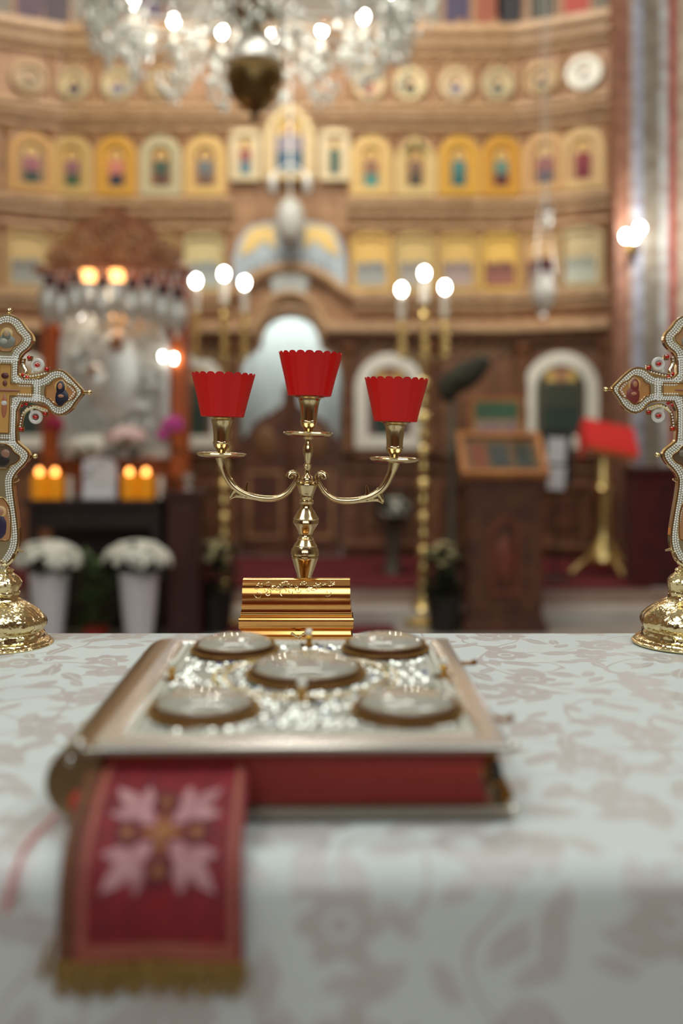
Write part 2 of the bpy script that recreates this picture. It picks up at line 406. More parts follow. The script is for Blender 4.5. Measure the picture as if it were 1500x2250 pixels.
for py, hp, out in TIERS:                      # cornices, one per tier
    z0 = zi(py+hp/2)-0.222; z1 = zi(py-hp/2)-0.222; low = py > 700; mid = 640 < py < 740
    segs = [(XL, XR)]
    if py > 715: segs = [(XL, xi(560 if py < 760 else 520)), (xi(714 if py < 760 else 754), XR)]
    elif mid: segs = [(XL, xi(500)), (xi(775), XR)]
    elif py > 440 and py < 520: segs = [(XL, xi(515)), (xi(760), XR)]
    for x0, x1 in segs:
        bm = nbox(x0-XC, x1-XC, -out, 0.0, z0, z1); box(bm, x0-XC, x1-XC, -out*0.6, 0.0, z0-0.02, z0)
        obj('cornice', bm, WOODL if py < 735 else WOODM, screen, smooth=False, bevel=0.01)
    for s in (-1, 1):
        bm = nbox(0, L_, -out, 0.0, z0, z1) if s > 0 else nbox(-L_, 0, -out, 0, z0, z1)
        obj('cornice', bm, WOODL if py < 735 else WOODM, wings[s], smooth=False, bevel=0.01)
# darker boards of the lowest tier
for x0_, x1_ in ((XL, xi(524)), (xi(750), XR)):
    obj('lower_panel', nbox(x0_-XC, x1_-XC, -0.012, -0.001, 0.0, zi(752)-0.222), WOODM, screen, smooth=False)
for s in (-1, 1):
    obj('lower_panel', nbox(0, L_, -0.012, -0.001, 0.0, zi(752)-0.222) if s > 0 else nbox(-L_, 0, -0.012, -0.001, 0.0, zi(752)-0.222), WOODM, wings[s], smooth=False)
# arched mouldings over the royal doors
def mould(pxs, r, name='arch_moulding', m=WOODL, y=-0.06):
    pts = smoothp([Vector((xi(a)-XC, y, zi(b)-0.222)) for a, b in pxs], 3)
    return obj(name, tube(bmesh.new(), pts, r, 8), m, screen)
mould([(500,724),(560,722),(572,690),(600,655),(637,642),(674,655),(702,690),(714,722),(775,724)], 0.045)
mould([(440,660),(500,655),(535,630),(575,600),(637,585),(699,600),(739,630),(775,655),(840,660)], 0.05)
mould([(562,745),(572,715),(590,690),(637,672),(684,690),(702,715),(712,745)], 0.022, m=WOODL)
# half columns between the icons of the lowest tier and slim ones above
def column(px, y0, y1, r, m=WOOD):
    x, D_, rz = on_screen(px); z0 = zi(y1)-0.222; h = zi(y0)-zi(y1)
    prof = [(r*1.5,0),(r*1.5,h*0.04),(r*1.05,h*0.06)]
    for i in range(13): prof.append((r*(1+0.12*math.sin(i*1.9)), h*(0.08+0.8*i/12)))
    prof += [(r*1.1,h*0.9),(r*1.6,h*0.94),(r*1.7,h)]
    return obj('column', nlathe(prof, 12), m, screen, loc=(x-XC, D_-DI-r*1.2, z0))
for px in (765, 945, 1145, 1325, 509, 329, 129): column(px, 757, 994, 0.05, WOODM)
for px in (18,113,208,306,404,500, 768,863,960,1053,1148,1238,1330): column(px, 296, 440, 0.028, WOOD)
for px in (18,110,208,300,395,490, 768,862,957,1050,1143,1232,1325): column(px, 508, 645, 0.028, WOOD)
for px in (115,212,308,404,500,768,855,950,1046,1141,1236): column(px, 128, 234, 0.02, WOOD)
for a, b in ((780,935),(960,1130),(1160,1310),(345,495),(150,320)):   # raised plinth panels
    xa, Da, rz = on_screen((a+b)/2); wd = (b-a)*U*0.9
    bm = bmesh.new(); o_ = [(-wd/2,0),(wd/2,0),(wd/2,0.52),(-wd/2,0.52)]
    frame(bm, o_, inset(o_, 0.05), -0.05, 0.0); slab(bm, inset(o_, 0.12), -0.03, 0.0)
    e = obj('plinth_panel', bm, WOODD if a > 0 else WOOD, screen, smooth=False, loc=(xa-XC, Da-DI-0.005, 0.12)); e.rotation_euler = (0,0,rz)
# carved vine scrolls in relief on the friezes
bm = bmesh.new()
for row, (py, s) in enumerate(((140,7),(222,7),(272,7),(458,7),(486,8),(690,9),(768,8))):
    px = 150
    while px < 1120:
        if not (500 < px < 775 and 440 < py < 800):
            pts = [Vector((xi(px+s*k/2.0)-XC, -0.02, zi(py+s*math.sin(k*0.9)*1.0)-0.222)) for k in range(7)]
            tube(bm, pts, [0.012]*7, 5); ball(bm, (xi(px+s*1.7)-XC, -0.02, zi(py-4)-0.222), 0.022, sub=1)
        px += s*3.4
sv = obj('carved_scrollwork', bm, WOODL, screen); sv['kind'] = 'stuff'
# carved crest above the top cornice
bm = bmesh.new()
for i in range(27):
    px = 150+i*37.5; r = 0.055+0.02*(i % 2)
    ball(bm, (xi(px)-XC, 0.05, ZT-0.222+r*0.7), r, (1,0.5,1.5), 2)
obj('carved_crest', bm, WOOD, screen)

def figure(parent, w, h, z0, up, low, y=-0.006, halo=True):
    body = [(-0.5,0),(0.5,0),(0.56,0.3),(0.5,0.62),(0.3,0.76),(-0.3,0.76),(-0.5,0.62),(-0.56,0.3)]
    bm = bmesh.new(); slab(bm, [(a*w*0.86, z0+b*h) for a, b in body if True][:], y-0.003, y); obj('painted_robe', bm, paint(low), parent, smooth=False)
    bm = bmesh.new(); slab(bm, [(a*w*0.9, z0+h*0.42+b*h*0.46) for a, b in body], y-0.006, y-0.003); obj('painted_cloak', bm, paint(up), parent, smooth=False)
    bm = bmesh.new(); slab(bm, [(w*0.2*math.cos(k/12*2*PI), z0+h*0.87+w*0.24*math.sin(k/12*2*PI)) for k in range(12)], y-0.008, y); obj('painted_face', bm, paint((176,128,92)), parent, smooth=False)
    if halo:
        bm = bmesh.new(); slab(bm, [(w*0.42*math.cos(k/20*2*PI), z0+h*0.88+w*0.42*math.sin(k/20*2*PI)) for k in range(20)], y-0.002, y+0.001); obj('painted_halo', bm, paint((226,190,104)), parent, smooth=False)
def make_icon(px, y0, y1, wpx, kind, fr, bgc, up, low, label, group, border=0.07, name='icon', off=-0.012, fig=(0.4,0.62), lean=0.0, halo=True):
    x, D_, rz = on_screen(px); k = D_/DI
    z0 = zi(y1); h = (y1-y0)*U; wd = wpx*U
    if rz: z0 = z0; wd = wd/math.cos(rz)*k
    t = thing(name, label, 'icon', (x-math.sin(-rz)*0, D_+off, z0), rz, group); t.rotation_euler = (0, lean, rz)
    o_ = arch(wd, h, kind); bm = bmesh.new(); frame(bm, o_, inset(o_, border), -0.05, 0.0)
    obj('frame', bm, mat('gilt_%02x%02x%02x' % fr, tuple(int(v*0.92) for v in fr), 0.45, 0.2), t, smooth=False, bevel=0.006)
    bm = bmesh.new(); slab(bm, inset(o_, border*0.9), -0.012, 0.0); obj('panel', bm, paint(bgc, 0.4), t, smooth=False)
    if up: figure(t, wd*fig[0], h*fig[1], h*0.10 if kind != 'circle' else h*0.12, up, low, y=-0.014, halo=halo)
    return t
# second tier: standing saints (column, gilt, background, cloak, robe, words)
TIER = [(70,(186,140,70),(150,112,66),(150,86,92),(26,52,38),'dull gold arched icon of a saint in mauve and dark green, leftmost standing saint'),
 (160,(222,186,116),(190,150,90),(140,96,100),(52,84,50),'cream gold arched icon of a saint in mauve over green, second from left'),
 (257,(224,168,66),(196,140,60),(196,120,100),(30,38,58),'deep gold arched icon of a saint with red and white cloak over navy robe'),
 (355,(206,194,150),(150,110,74),(60,82,66),(92,58,40),'silvery cream arched icon of a saint in dark green over brown'),
 (452,(230,190,112),(160,118,80),(104,112,110),(110,80,60),'pale gold arched icon of a blue grey saint, nearest left of the central peak'),
 (815,(224,186,112),(206,166,96),(140,98,72),(60,132,120),'pale gold arched icon of a saint in brown and teal, right of central peak'),
 (912,(226,196,130),(200,160,96),(118,88,66),(66,58,44),'cream gold pointed icon of a saint in dull brown and olive'),
 (1007,(226,172,64),(206,150,58),(70,120,112),(40,96,92),'deep gold arched icon of a saint all in teal'),
 (1100,(222,164,58),(200,140,56),(96,130,112),(84,36,34),'deep gold arched icon of a saint in grey green over maroon'),
 (1197,(196,152,92),(176,130,80),(130,52,56),(44,34,58),'dull tan arched icon of a saint in maroon over navy, right wing'),
 (1280,(206,170,112),(190,150,100),(130,36,44),(112,24,34),'tan arched icon of a saint in deep red, rightmost standing saint')]
for px, fr, bgc, up, low, lab in TIER:
    make_icon(px, 302, 434, 90, 'round' if px != 912 else 'ogee', fr, bgc, up, low, lab, 'icons of standing saints in the second tier', border=0.085, fig=(0.36,0.66))
# top tier: small round icons
names = {65:'leftmost',165:'second from the left, in the top row',260:'third from the left, in the top row',355:'half behind the crystal chandelier, left of the bronze ball',810:'first right of the big chandelier in the top row',900:'brightest cream one with a dark figure, right of the chandelier',1000:'with a lilac figure, above the teal saint icon',1092:'with a grey green figure, left of the screen corner',1190:'dull one on the folded wing, right of the corner',1283:'pale shining one, rightmost in the top row'}
cc = {65:((170,140,96),(120,112,80)),165:((214,192,146),(50,50,66)),260:((214,194,150),(110,112,132)),355:((190,160,112),(110,90,70)),810:((214,186,140),(160,90,80)),900:((224,204,154),(46,48,40)),1000:((222,196,150),(116,112,130)),1092:((210,190,146),(90,100,86)),1190:((180,146,96),(90,86,56)),1283:((236,232,214),(206,206,200))}  # the rightmost icon's near-white colours have its glare painted in
for px, nm in names.items():
    fr, low = cc[px]
    make_icon(px, 152, 224, 72, 'circle', fr, fr, low, low, 'small round cream icon, '+nm, 'small round icons in the top tier', border=0.05, fig=(0.4,0.5), halo=False)
# third tier: feast icons, gold above and bluish below
FE = [(60,(200,170,110),(150,150,140),'square-topped feast icon behind the wooden crown at far left'),(155,(196,160,100),(140,130,110),'gold feast icon behind the left side of the carved crown'),(250,(196,160,100),(140,130,110),'gold feast icon behind the middle of the carved crown'),(345,(196,160,100),(140,130,110),'gold feast icon behind the right side of the carved crown'),(450,(214,196,140),(176,184,176),'pale feast icon behind the bulbs of the left candle stand'),
 (815,(234,192,104),(170,172,166),'bright gold feast icon just right of the central arch'),(910,(216,186,118),(178,172,160),'cream gold feast icon above the tallest bulb of the right candle stand'),(1005,(220,182,104),(176,156,146),'gold feast icon with pinkish grey lower half right of the candle stand'),(1097,(228,186,92),(150,96,80),'gold feast icon with reddish lower half at the screen corner'),(1190,(200,160,104),(120,70,70),'dim gold feast icon behind the hanging silver lamp'),(1275,(206,186,140),(196,200,182),'pale feast icon with a white patch, rightmost of its row')]
for px, fr, low, lab in FE:
    t = make_icon(px, 514, 642, 88, 'flat', fr, fr, None, None, lab, 'feast icons in the third tier', border=0.035)
    bm = bmesh.new(); slab(bm, [(-0.13,0.05),(0.13,0.05),(0.13,0.24),(0.05,0.28),(-0.05,0.24),(-0.13,0.27)], -0.018, -0.012); obj('painted_scene', bm, paint(low), t, smooth=False)
    bm = bmesh.new()
    for k in range(5): slab(bm, [(-0.10+k*0.05+0.016*math.cos(q), 0.20+0.03*(k%2)+0.05*math.sin(q)) for q in (0.2,1.2,2.2,3.2,4.2,5.2)], -0.022, -0.012)
    obj('painted_people', bm, paint(tuple(int(v*0.6) for v in low)), t, smooth=False)
# centre of the tiers
make_icon(637, 236, 402, 112, 'ogee', (222,196,142), (196,170,124), (150,140,146), (62,96,116), 'tall peaked central icon of an enthroned figure in blue under the bronze ball', 'icons of the central peak', border=0.06, off=-0.07, fig=(0.55,0.66))
make_icon(540, 290, 402, 66, 'flat', (226,206,160), (214,190,146), (150,80,70), (80,120,130), 'slanting cream icon with a red and blue figure, left of the central peak', 'icons of the central peak', border=0.05, off=-0.04, fig=(0.4,0.7))
make_icon(735, 290, 402, 66, 'flat', (226,206,160), (214,190,146), (50,90,76), (46,84,76), 'slanting cream icon with a green figure, right of the central peak', 'icons of the central peak', border=0.05, off=-0.04, fig=(0.35,0.7))
# supper icon above the doors, with silver cover
t = thing('icon', 'wide bluish silver icon with gold corners curving over the royal doors', 'icon', (XC, DI-0.02, zi(640)))
o_ = [(-0.50,0),(-0.33,0.09),(-0.2,0.17),(0,0.2),(0.2,0.17),(0.33,0.09),(0.5,0),(0.5,0.28),(0.45,0.44),(0.36,0.56),(0.2,0.60),(0,0.62),(-0.2,0.60),(-0.36,0.56),(-0.45,0.44),(-0.5,0.28)]
bm = bmesh.new(); slab(bm, o_, -0.04, 0.0); obj('panel', bm, mat('bluish_silver_cover', (190,202,204), 0.5, 0.2, c2=(170,180,186), scale=12), t, smooth=False)
for s in (-1, 1):
    bm = bmesh.new(); slab(bm, [(s*0.12,0.36),(s*0.22,0.44),(s*0.34,0.34),(s*0.44,0.30),(s*0.38,0.50),(s*0.28,0.56),(s*0.14,0.56)], -0.052, -0.04); obj('gilt_corner', bm, mat('gilt_warm', (240,206,130), 0.45, 0.2), t, smooth=False)
bm = bmesh.new()
for k in range(9): ball(bm, (-0.32+k*0.08, -0.045, 0.30-abs(k-4)*0.022), 0.035, (0.8,0.4,1.3), 1)
obj('painted_people', bm, paint((150,160,166)), t)
# silvery keystone plate under it
bm = bmesh.new(); slab(bm, [(-0.14,-0.08),(0.14,-0.08),(0.17,0.04),(0.08,0.09),(-0.08,0.09),(-0.17,0.04)], -0.03, 0)
tag(obj('keystone_plate', bm, mat('pale_keystone', (186,190,182), 0.5), smooth=False, loc=(XC, DI-0.065, zi(628))), 'small silvery plaque on the crown of the door arch', 'plaque')
# lowest tier: large icons in bright silver arches
for px, lab, c_ in ((855,'large arched icon in a wide silver border behind the right red cup',(120,84,84)),(1232,'large arched silver-bordered icon with a dark green figure behind the red lectern',(84,76,60)),(419,'large arched icon in a silver border behind the left candle stand',(110,84,70)),(44,'large silver-bordered icon at the far left behind the shrine',(110,84,70))):
    t = make_icon(px, 778, 986, 152, 'round', (250,248,230), c_, (60,66,50), (36,56,44), lab, 'large icons of the lowest tier', border=0.115, off=-0.02, fig=(0.5,0.78))
# royal doors
def leafdoor(s):
    pts = [(0,0),(s*0.44,0),(s*0.44,(zi(968)-0.222)),(s*0.38,(zi(955)-0.222)),(s*0.30,zi(925)-0.222),(s*0.16,zi(905)-0.222),(s*0.07,zi(890)-0.222),(s*0.05,zi(850)-0.222),(0,zi(846)-0.222)]
    bm = bmesh.new(); slab(bm, pts, -0.03, 0.03); return bm
t = thing('royal_doors', 'pair of dark brown carved doors with curved tops under the central arch', 'door', (XC, DI+0.06, 0.222))
for s in (-1, 1):
    d = obj('door_leaf', leafdoor(s), WOODD, t, smooth=False, loc=(s*0.004, 0, 0))
    bm = bmesh.new(); o_ = [(s*0.06,0.15),(s*0.38,0.15),(s*0.38,0.75),(s*0.06,0.75)]; frame(bm, o_, inset(o_, 0.03), -0.045, -0.03); obj('panel_frame', bm, WOOD, d, smooth=False)
    bm = bmesh.new(); ball(bm, (s*0.22, -0.03, 1.0), 0.12, (0.9,0.15,1.25)); obj('oval_icon', bm, mat('dull_gilt_oval', (120,84,52), 0.5, 0.3), d)
bm = bmesh.new(); tube(bm, [(0,-0.03,0),(0,-0.03,zi(860)-0.222)], 0.03, 8); ball(bm, (0,-0.03,zi(855)-0.222), 0.05); obj('middle_post', bm, WOODD, t)
# curtain behind the doors
bm = bmesh.new(); n = 80
rows = [[bm.verts.new((-0.75+1.5*i/n, 0.03*math.sin(i*1.1), z)) for i in range(n+1)] for z in (0, 1.3, 2.6)]
for a, b in zip(rows, rows[1:]):
    for i in range(n): bm.faces.new((a[i], a[i+1], b[i+1], b[i]))
o = obj('curtain', bm, CURTAIN, loc=(XC, DI+0.62, 0.225)); tag(o, 'pale bluish white curtain hanging behind the royal doors', 'curtain')
sm = o.modifiers.new('thick', 'SOLIDIFY'); sm.thickness = 0.004
bm = nbox(-0.85, 0.85, -0.02, 0.02, 2.6, 2.64); obj('curtain_rail', bm, BRASSM, o, smooth=False)
# fresco figures on the wall strip above the screen
for i, (px, c_, lab) in enumerate(((1005,(70,60,84),'violet'),(1075,(150,84,60),'brick'),(1120,(50,48,52),'black'),(1195,(60,58,44),'olive'),(1270,(170,60,48),'red'),(60,(84,60,74),'plum'),(120,(70,56,60),'brown grey'),(330,(80,60,90),'purple'),(890,(60,50,70),'dark violet'))):
    x, D_, rz = on_screen(px)
    t = thing('standing_figure_panel', '%s robed painted figure on the crest along the top edge of the screen' % lab, 'icon', (x, D_+0.05, ZT+0.14 if False else ZT), rz, 'painted figures above the top cornice')
    bm = bmesh.new(); slab(bm, [(-0.14,0),(0.14,0),(0.14,0.55),(0.08,0.66),(-0.08,0.66),(-0.14,0.55)], -0.02, 0.03); obj('panel', bm, WOOD, t, smooth=False)
    figure(t, 0.24, 0.55, 0.08, c_, c_, y=-0.022)

# ================================================================== LAMPS
def make_stand(label, px, bulbs, D_, group='tall brass three-bulb candle stands'):
    # bulbs: (px, py) of the three lamps
    t = thing('candle_stand', label, 'candle stand', ((px-750)*D_/F, D_, 0.0), 0, group); u = D_/F
    zc = lambda py: CZ-(py-HZ)*u
    bm = bmesh.new(); lathe(bm, [(0.19,0),(0.19,0.03),(0.12,0.06),(0.09,0.10),(0.05,0.14),(0.03,0.2)], 24); obj('base', bm, BRASSM, t)
    prof = [(0.02,0.18)]; z = 0.2; top = zc(790); k = 0
    while z < top-0.12:
        r = (0.044,0.036,0.05,0.034)[k % 4]
        prof += [(0.016,z),(r,z+0.025),(r*1.02,z+0.05),(r*0.8,z+0.08),(0.016,z+0.1)]; z += 0.115; k += 1
    prof += [(0.02,z),(0.02,top)]
    obj('beaded_shaft', nlathe(prof, 16), BRASSM, t)
    bm = nbox(-0.02, 0.02, -0.02, 0.02, top, top+0.02); xs = [(b[0]-px)*u for b in bulbs]
    box(bm, min(xs), max(xs), -0.015, 0.015, top, top+0.025); obj('crossbar', bm, BRASSD, t, smooth=False)
    for (bx, by) in bulbs:
        x = (bx-px)*u; zb = zc(by); zm = zb-0.21
        prof = [(0.03,top+0.02),(0.022,top+0.05)]; z = top+0.06
        while z < zm-0.05: prof += [(0.018,z),(0.032,z+0.03),(0.018,z+0.06)]; z += 0.07
        prof += [(0.03,zm-0.01),(0.03,zm)]
        obj('candle_holder', nlathe(prof, 12, c=(x,0,0)), BRASSM, t)
        tb = obj('candle_tube', nlathe([(0.024,zm),(0.024,zb-0.05),(0.014,zb-0.045)], 12, c=(x,0,0)), CANDLEW, t)
        bm = bmesh.new(); ball(bm, (x,0,zb), 0.028, (1,1,1.35)); obj('bulb', bm, BULB, t)
    return t
make_stand('tall beaded brass candle stand with three lit bulbs, right of the red cups', 930, [(882,636),(932,600),(977,631)], 6.84)
make_stand('tall beaded brass candle stand with three lit bulbs, left of the royal doors', 492, [(430,617),(492,602),(537,621)], 6.84)
# wall sconce on the pier
t = thing('wall_sconce', 'bronze wall lamp with two glowing bulbs on the painted pier', 'lamp', P(1388, 545, 7.93)); 
bm = bmesh.new(); lathe(bm, [(0.0,-0.02),(0.06,-0.02),(0.06,0.0),(0,0)], 16); obj('wall_plate', bm, BRASSD, t).rotation_euler = (PI/2,0,0)
for dx, dz, dy in ((-0.088,0.065,-0.14),(0.008,0.12,-0.18),(-0.05,0.045,-0.22)):
    pts = smoothp([Vector((0,0,0)),Vector((dx*0.5,dy*0.6,-0.08)),Vector((dx,dy,-0.03)),Vector((dx,dy,dz-0.05))], 2)
    a = obj('arm', tube(bmesh.new(), pts, 0.011, 8), BRASSD, t)
    bm = bmesh.new(); ball(bm, (dx,dy,dz), 0.031, (1,1,1.3)); obj('bulb', bm, BULB, t)
point('sconce_glow', P(1420, 500, 7.5), 20, (1.0,0.97,0.92), 0.05)

# crystal chandelier
CH = Vector(((560-750)*6.0/F, 6.0, 0)); ch = thing('chandelier', 'large crystal chandelier with a bronze ball and lit candle bulbs at the top', 'chandelier', (CH.x, CH.y, 3.16))
Z = 3.16
bm = nlathe([(0,0.0),(0.012,0.01),(0.03,0.04),(0.02,0.06),(0.05,0.08),(0.10,0.11),(0.145,0.17),(0.172,0.25),(0.176,0.31),(0.16,0.37),(0.15,0.375)], 32); obj('bronze_bowl', bm, BRASSD, ch)
bm = nlathe([(0.17,0.345),(0.185,0.36),(0.17,0.40),(0.14,0.46),(0.10,0.50),(0.05,0.52),(0,0.53)], 32); obj('pale_dome_rim', bm, SILVERL, ch)
bm = nlathe([(0.05,0.50),(0.06,0.56),(0.04,0.62),(0.16,0.66),(0.19,0.70),(0.15,0.74),(0.05,0.80),(0.04,0.95),(0.09,1.0),(0.06,1.1),(0.02,1.2),(0.02,1.6)], 24); obj('central_stem', bm, BRASSD, ch)
bm = bmesh.new()
for k in range(52):
    z = 1.55+k*0.052; R_ = 0.03
    pts = [(R_*math.cos(q/8*2*PI)*(1 if k%2 else 0.2), R_*math.cos(q/8*2*PI)*(0.2 if k%2 else 1), z+R_*1.2*math.sin(q/8*2*PI)) for q in range(8)]
    tube(bm, pts, 0.006, 5, closed=True)
obj('chain', bm, BRASSD, ch)
def crystals(bm, c, n, R_, H, dens=1.0):
    for i in range(n):
        a = random.random()*2*PI; r = R_*math.sqrt(random.random()); k = random.random()
        z = -H*k*(1-0.55*r/R_)
        octa(bm, (c[0]+r*math.cos(a), c[1]+r*math.sin(a), c[2]+z), 0.015+0.009*random.random(), 0.06+0.025*random.random())
zb = 4.06-Z
for i in range(16):
    a = math.radians(-42+22.5*i); dx, dy = math.sin(a), math.cos(a)
    if i % 2 == 0 or True:
        R1 = 0.9
        pts = smoothp([Vector((dx*0.05,dy*0.05,0.72)),Vector((dx*0.4,dy*0.4,0.56)),Vector((dx*0.75,dy*0.75,0.56)),Vector((dx*R1,dy*R1,0.66)),Vector((dx*R1,dy*R1,0.72))], 2)
        obj('arm', tube(bmesh.new(), pts, 0.012, 6), SILVERL, ch)
        obj('drip_pan', nlathe([(0.02,0.70),(0.08,0.72),(0.085,0.735),(0.02,0.725)], 16, c=(dx*R1,dy*R1,0)), SILVERL, ch)
        obj('candle_tube', nlathe([(0.02,0.725),(0.02,zb-0.05),(0.012,zb-0.045)], 10, c=(dx*R1,dy*R1,0)), CANDLEW, ch)
        bm = bmesh.new(); ball(bm, (dx*R1,dy*R1,zb), 0.026, (1,1,1.4)); obj('bulb', bm, BULB, ch)
        bm = bmesh.new(); crystals(bm, (dx*R1,dy*R1,0.70), 42, 0.11, 0.46); obj('crystal_drops', bm, CRYSTAL, ch, smooth=False)
        a2 = a+math.radians(11.25); ex, ey = math.sin(a2)*1.02, math.cos(a2)*1.02
        pts = smoothp([Vector((ex*0.05,ey*0.05,0.9)),Vector((ex*0.5,ey*0.5,1.1)),Vector((ex*0.95,ey*0.95,0.98)),Vector((ex,ey,0.86))], 2)
        obj('arm', tube(bmesh.new(), pts, 0.010, 6), SILVERL, ch)
        bm = bmesh.new(); crystals(bm, (ex,ey,0.94), 34, 0.12, 0.44); obj('crystal_drops', bm, CRYSTAL, ch, smooth=False)
bm = bmesh.new(); crystals(bm, (0,0,0.64), 90, 0.30, 0.2); obj('crystal_drops', bm, CRYSTAL, ch, smooth=False)
point('chandelier_glow', (CH.x, CH.y+0.35, 4.35), 68, (1.0,0.95,0.88), 0.3)

# hanging oil lamps
def hang_lamp(label, p, s, m, group=None, top=None, name='hanging_lamp', glow=False):
    t = thing(name, label, 'lamp', p, 0, group)
    obj('bowl', nlathe([(0,0),(0.02*s,0.01*s),(0.015*s,0.03*s),(0.06*s,0.09*s),(0.075*s,0.16*s),(0.06*s,0.22*s),(0.07*s,0.25*s),(0.05*s,0.25*s)], 16), m, t)
    obj('glass_cup', nlathe([(0.03*s,0.25*s),(0.045*s,0.33*s),(0.035*s,0.33*s)], 14), PLUM if not glow else BULBW, t)
    H = (top-p[2]) if top else 0.6*s
    bm = bmesh.new()
    for k in range(3):
        a = k*2*PI/3; tube(bm, [(0.07*s*math.cos(a),0.07*s*math.sin(a),0.24*s),(0.02*s*math.cos(a),0.02*s*math.sin(a),min(H,0.6*s))], 0.0035, 5)
    tube(bm, [(0,0,min(H,0.6*s)-0.01),(0,0,H)], 0.005, 5)
    obj('chains', bm, m, t); return t
t = thing('hanging_lamp', 'white egg-shaped lamp hanging in front of the central arch', 'lamp', P(637, 545, 8.5))
bm = bmesh.new(); ball(bm, (0,0,0.23), 0.13, (1,1,1.6)); obj('egg_body', bm, IVORY, t)
obj('brass_tip', nlathe([(0,0),(0.02,0.01),(0.03,0.04),(0.04,0.06),(0.02,0.08)], 14), BRASSD, t)
bm = bmesh.new(); tube(bm, [(0,0,0.4),(0,0,7.4-P(637,545,8.5).z)], 0.008, 6); tube(bm, [(-0.16,0,0.62),(0,0,0.72),(0.16,0,0.62)], 0.008, 6); obj('chain', bm, SILVERL, t)
for dx in (-0.15, 0.15): obj('side_cup', nlathe([(0,0.44),(0.03,0.47),(0.045,0.55),(0.03,0.62),(0,0.64)], 12, c=(dx,0,0)), SILVERL, t)
hang_lamp('silver oil lamp hanging before the right wing of the screen', P(1192, 700, 8.0), 1.45, SILVERL, top=7.4)
hang_lamp('small silver oil lamp hanging higher up by the screen corner', P(1203, 508, 8.1), 0.6, SILVERL, top=7.4)

# ================================================================== SHRINE ON THE LEFT
DS = 6.2; us = DS/F
def zs(py): return CZ-(py-HZ)*us
def xs_(px): return (px-750)*us
sx0 = xs_(232)
sh = thing('shrine', 'carved wooden shrine with orange posts and an embossed silver icon, left side', 'shrine', (sx0, DS+0.25, 0.0))
zt = zs(1100)
for s in (-1, 1):
    bm = nbox(s*0.415-0.045, s*0.415+0.045, -0.05, 0.05, zt, zs(690)); obj('post', bm, WOODO, sh, smooth=False, bevel=0.008)
    obj('capital', nlathe([(0.05,0),(0.07,0.03),(0.05,0.05),(0.08,0.09),(0.08,0.11)], 12, c=(s*0.415,0,zs(690))), WOODO, sh)
bm = nbox(-0.47, 0.47, 0.06, 0.12, zt, zs(580)); obj('back_board', bm, WOODO, sh, smooth=False)
# carved crown
bm = bmesh.new(); box(bm, -0.5, 0.5, -0.1, 0.12, zs(590), zs(575)); obj('canopy_edge', bm, CROWN, sh, smooth=False, bevel=0.01)
o_ = [(-0.46,0),(0.46,0),(0.42,0.12),(0.30,0.17),(0.26,0.28),(0.12,0.34),(0,0.42),(-0.12,0.34),(-0.26,0.28),(-0.30,0.17),(-0.42,0.12)]
o_ = [(p.x, p.y) for p in smoothp([Vector(p) for p in o_], 2, True)]
bm = bmesh.new(); slab(bm, [(x, z+zs(575)) for x, z in o_], -0.03, 0.05); cr = obj('carved_crown', bm, CROWN, sh, smooth=False)
bm = bmesh.new()
for i in range(60):
    x = random.uniform(-0.4,0.4); z = random.uniform(0.02, 0.36*(1-abs(x)/0.5))
    pts = [Vector((x+0.03*math.cos(q*0.7), -0.035, z+zs(575)+0.03*math.sin(q*0.7))) for q in range(7)]; tube(bm, pts, 0.009, 5)
obj('scroll_carving', bm, WOOD, sh)
# embossed silver icon
bm = bmesh.new(); o_ = arch(0.72, zs(640)-zs(1010), 'round'); frame(bm, [(x,z+zs(1010)) for x,z in o_], [(x,z+zs(1010)) for x,z in inset(o_,0.05)], -0.02, 0.06); obj('icon_frame', bm, SILVERL, sh, smooth=False, bevel=0.006)
bm = bmesh.new(); slab(bm, [(x,z+zs(1010)) for x,z in inset(o_,0.045)], 0.02, 0.05); obj('silver_cover', bm, SILVERR, sh, smooth=False)
bm = bmesh.new()
ball(bm, (0.0,0.0,zs(820)), 0.2, (0.85,0.15,1.5)); ball(bm, (0.02,-0.01,zs(745)), 0.075, (1,0.5,1.2)); ball(bm, (-0.13,-0.02,zs(830)), 0.09, (1,0.4,1.2))
for i in range(70):
    a = random.uniform(0,2*PI); r = random.uniform(0.16,0.32)
    R_ = Matrix.Rotation(a, 3, 'Y'); ball(bm, (r*math.cos(a), 0.005, zs(830)+r*1.3*math.sin(a)), 0.045, (1.3,0.4,0.45), 1, R_)
obj('embossed_figures', bm, SILVERL, sh)
bm = bmesh.new(); ball(bm, (0.02,-0.045,zs(745)), 0.05, (0.8,0.4,1.1)); obj('painted_face', bm, paint((150,104,72)), sh); bm = bmesh.new(); ball(bm, (-0.13,-0.055,zs(812)), 0.035, (0.8,0.4,1.1)); obj('painted_face', bm, paint((150,104,72)), sh)
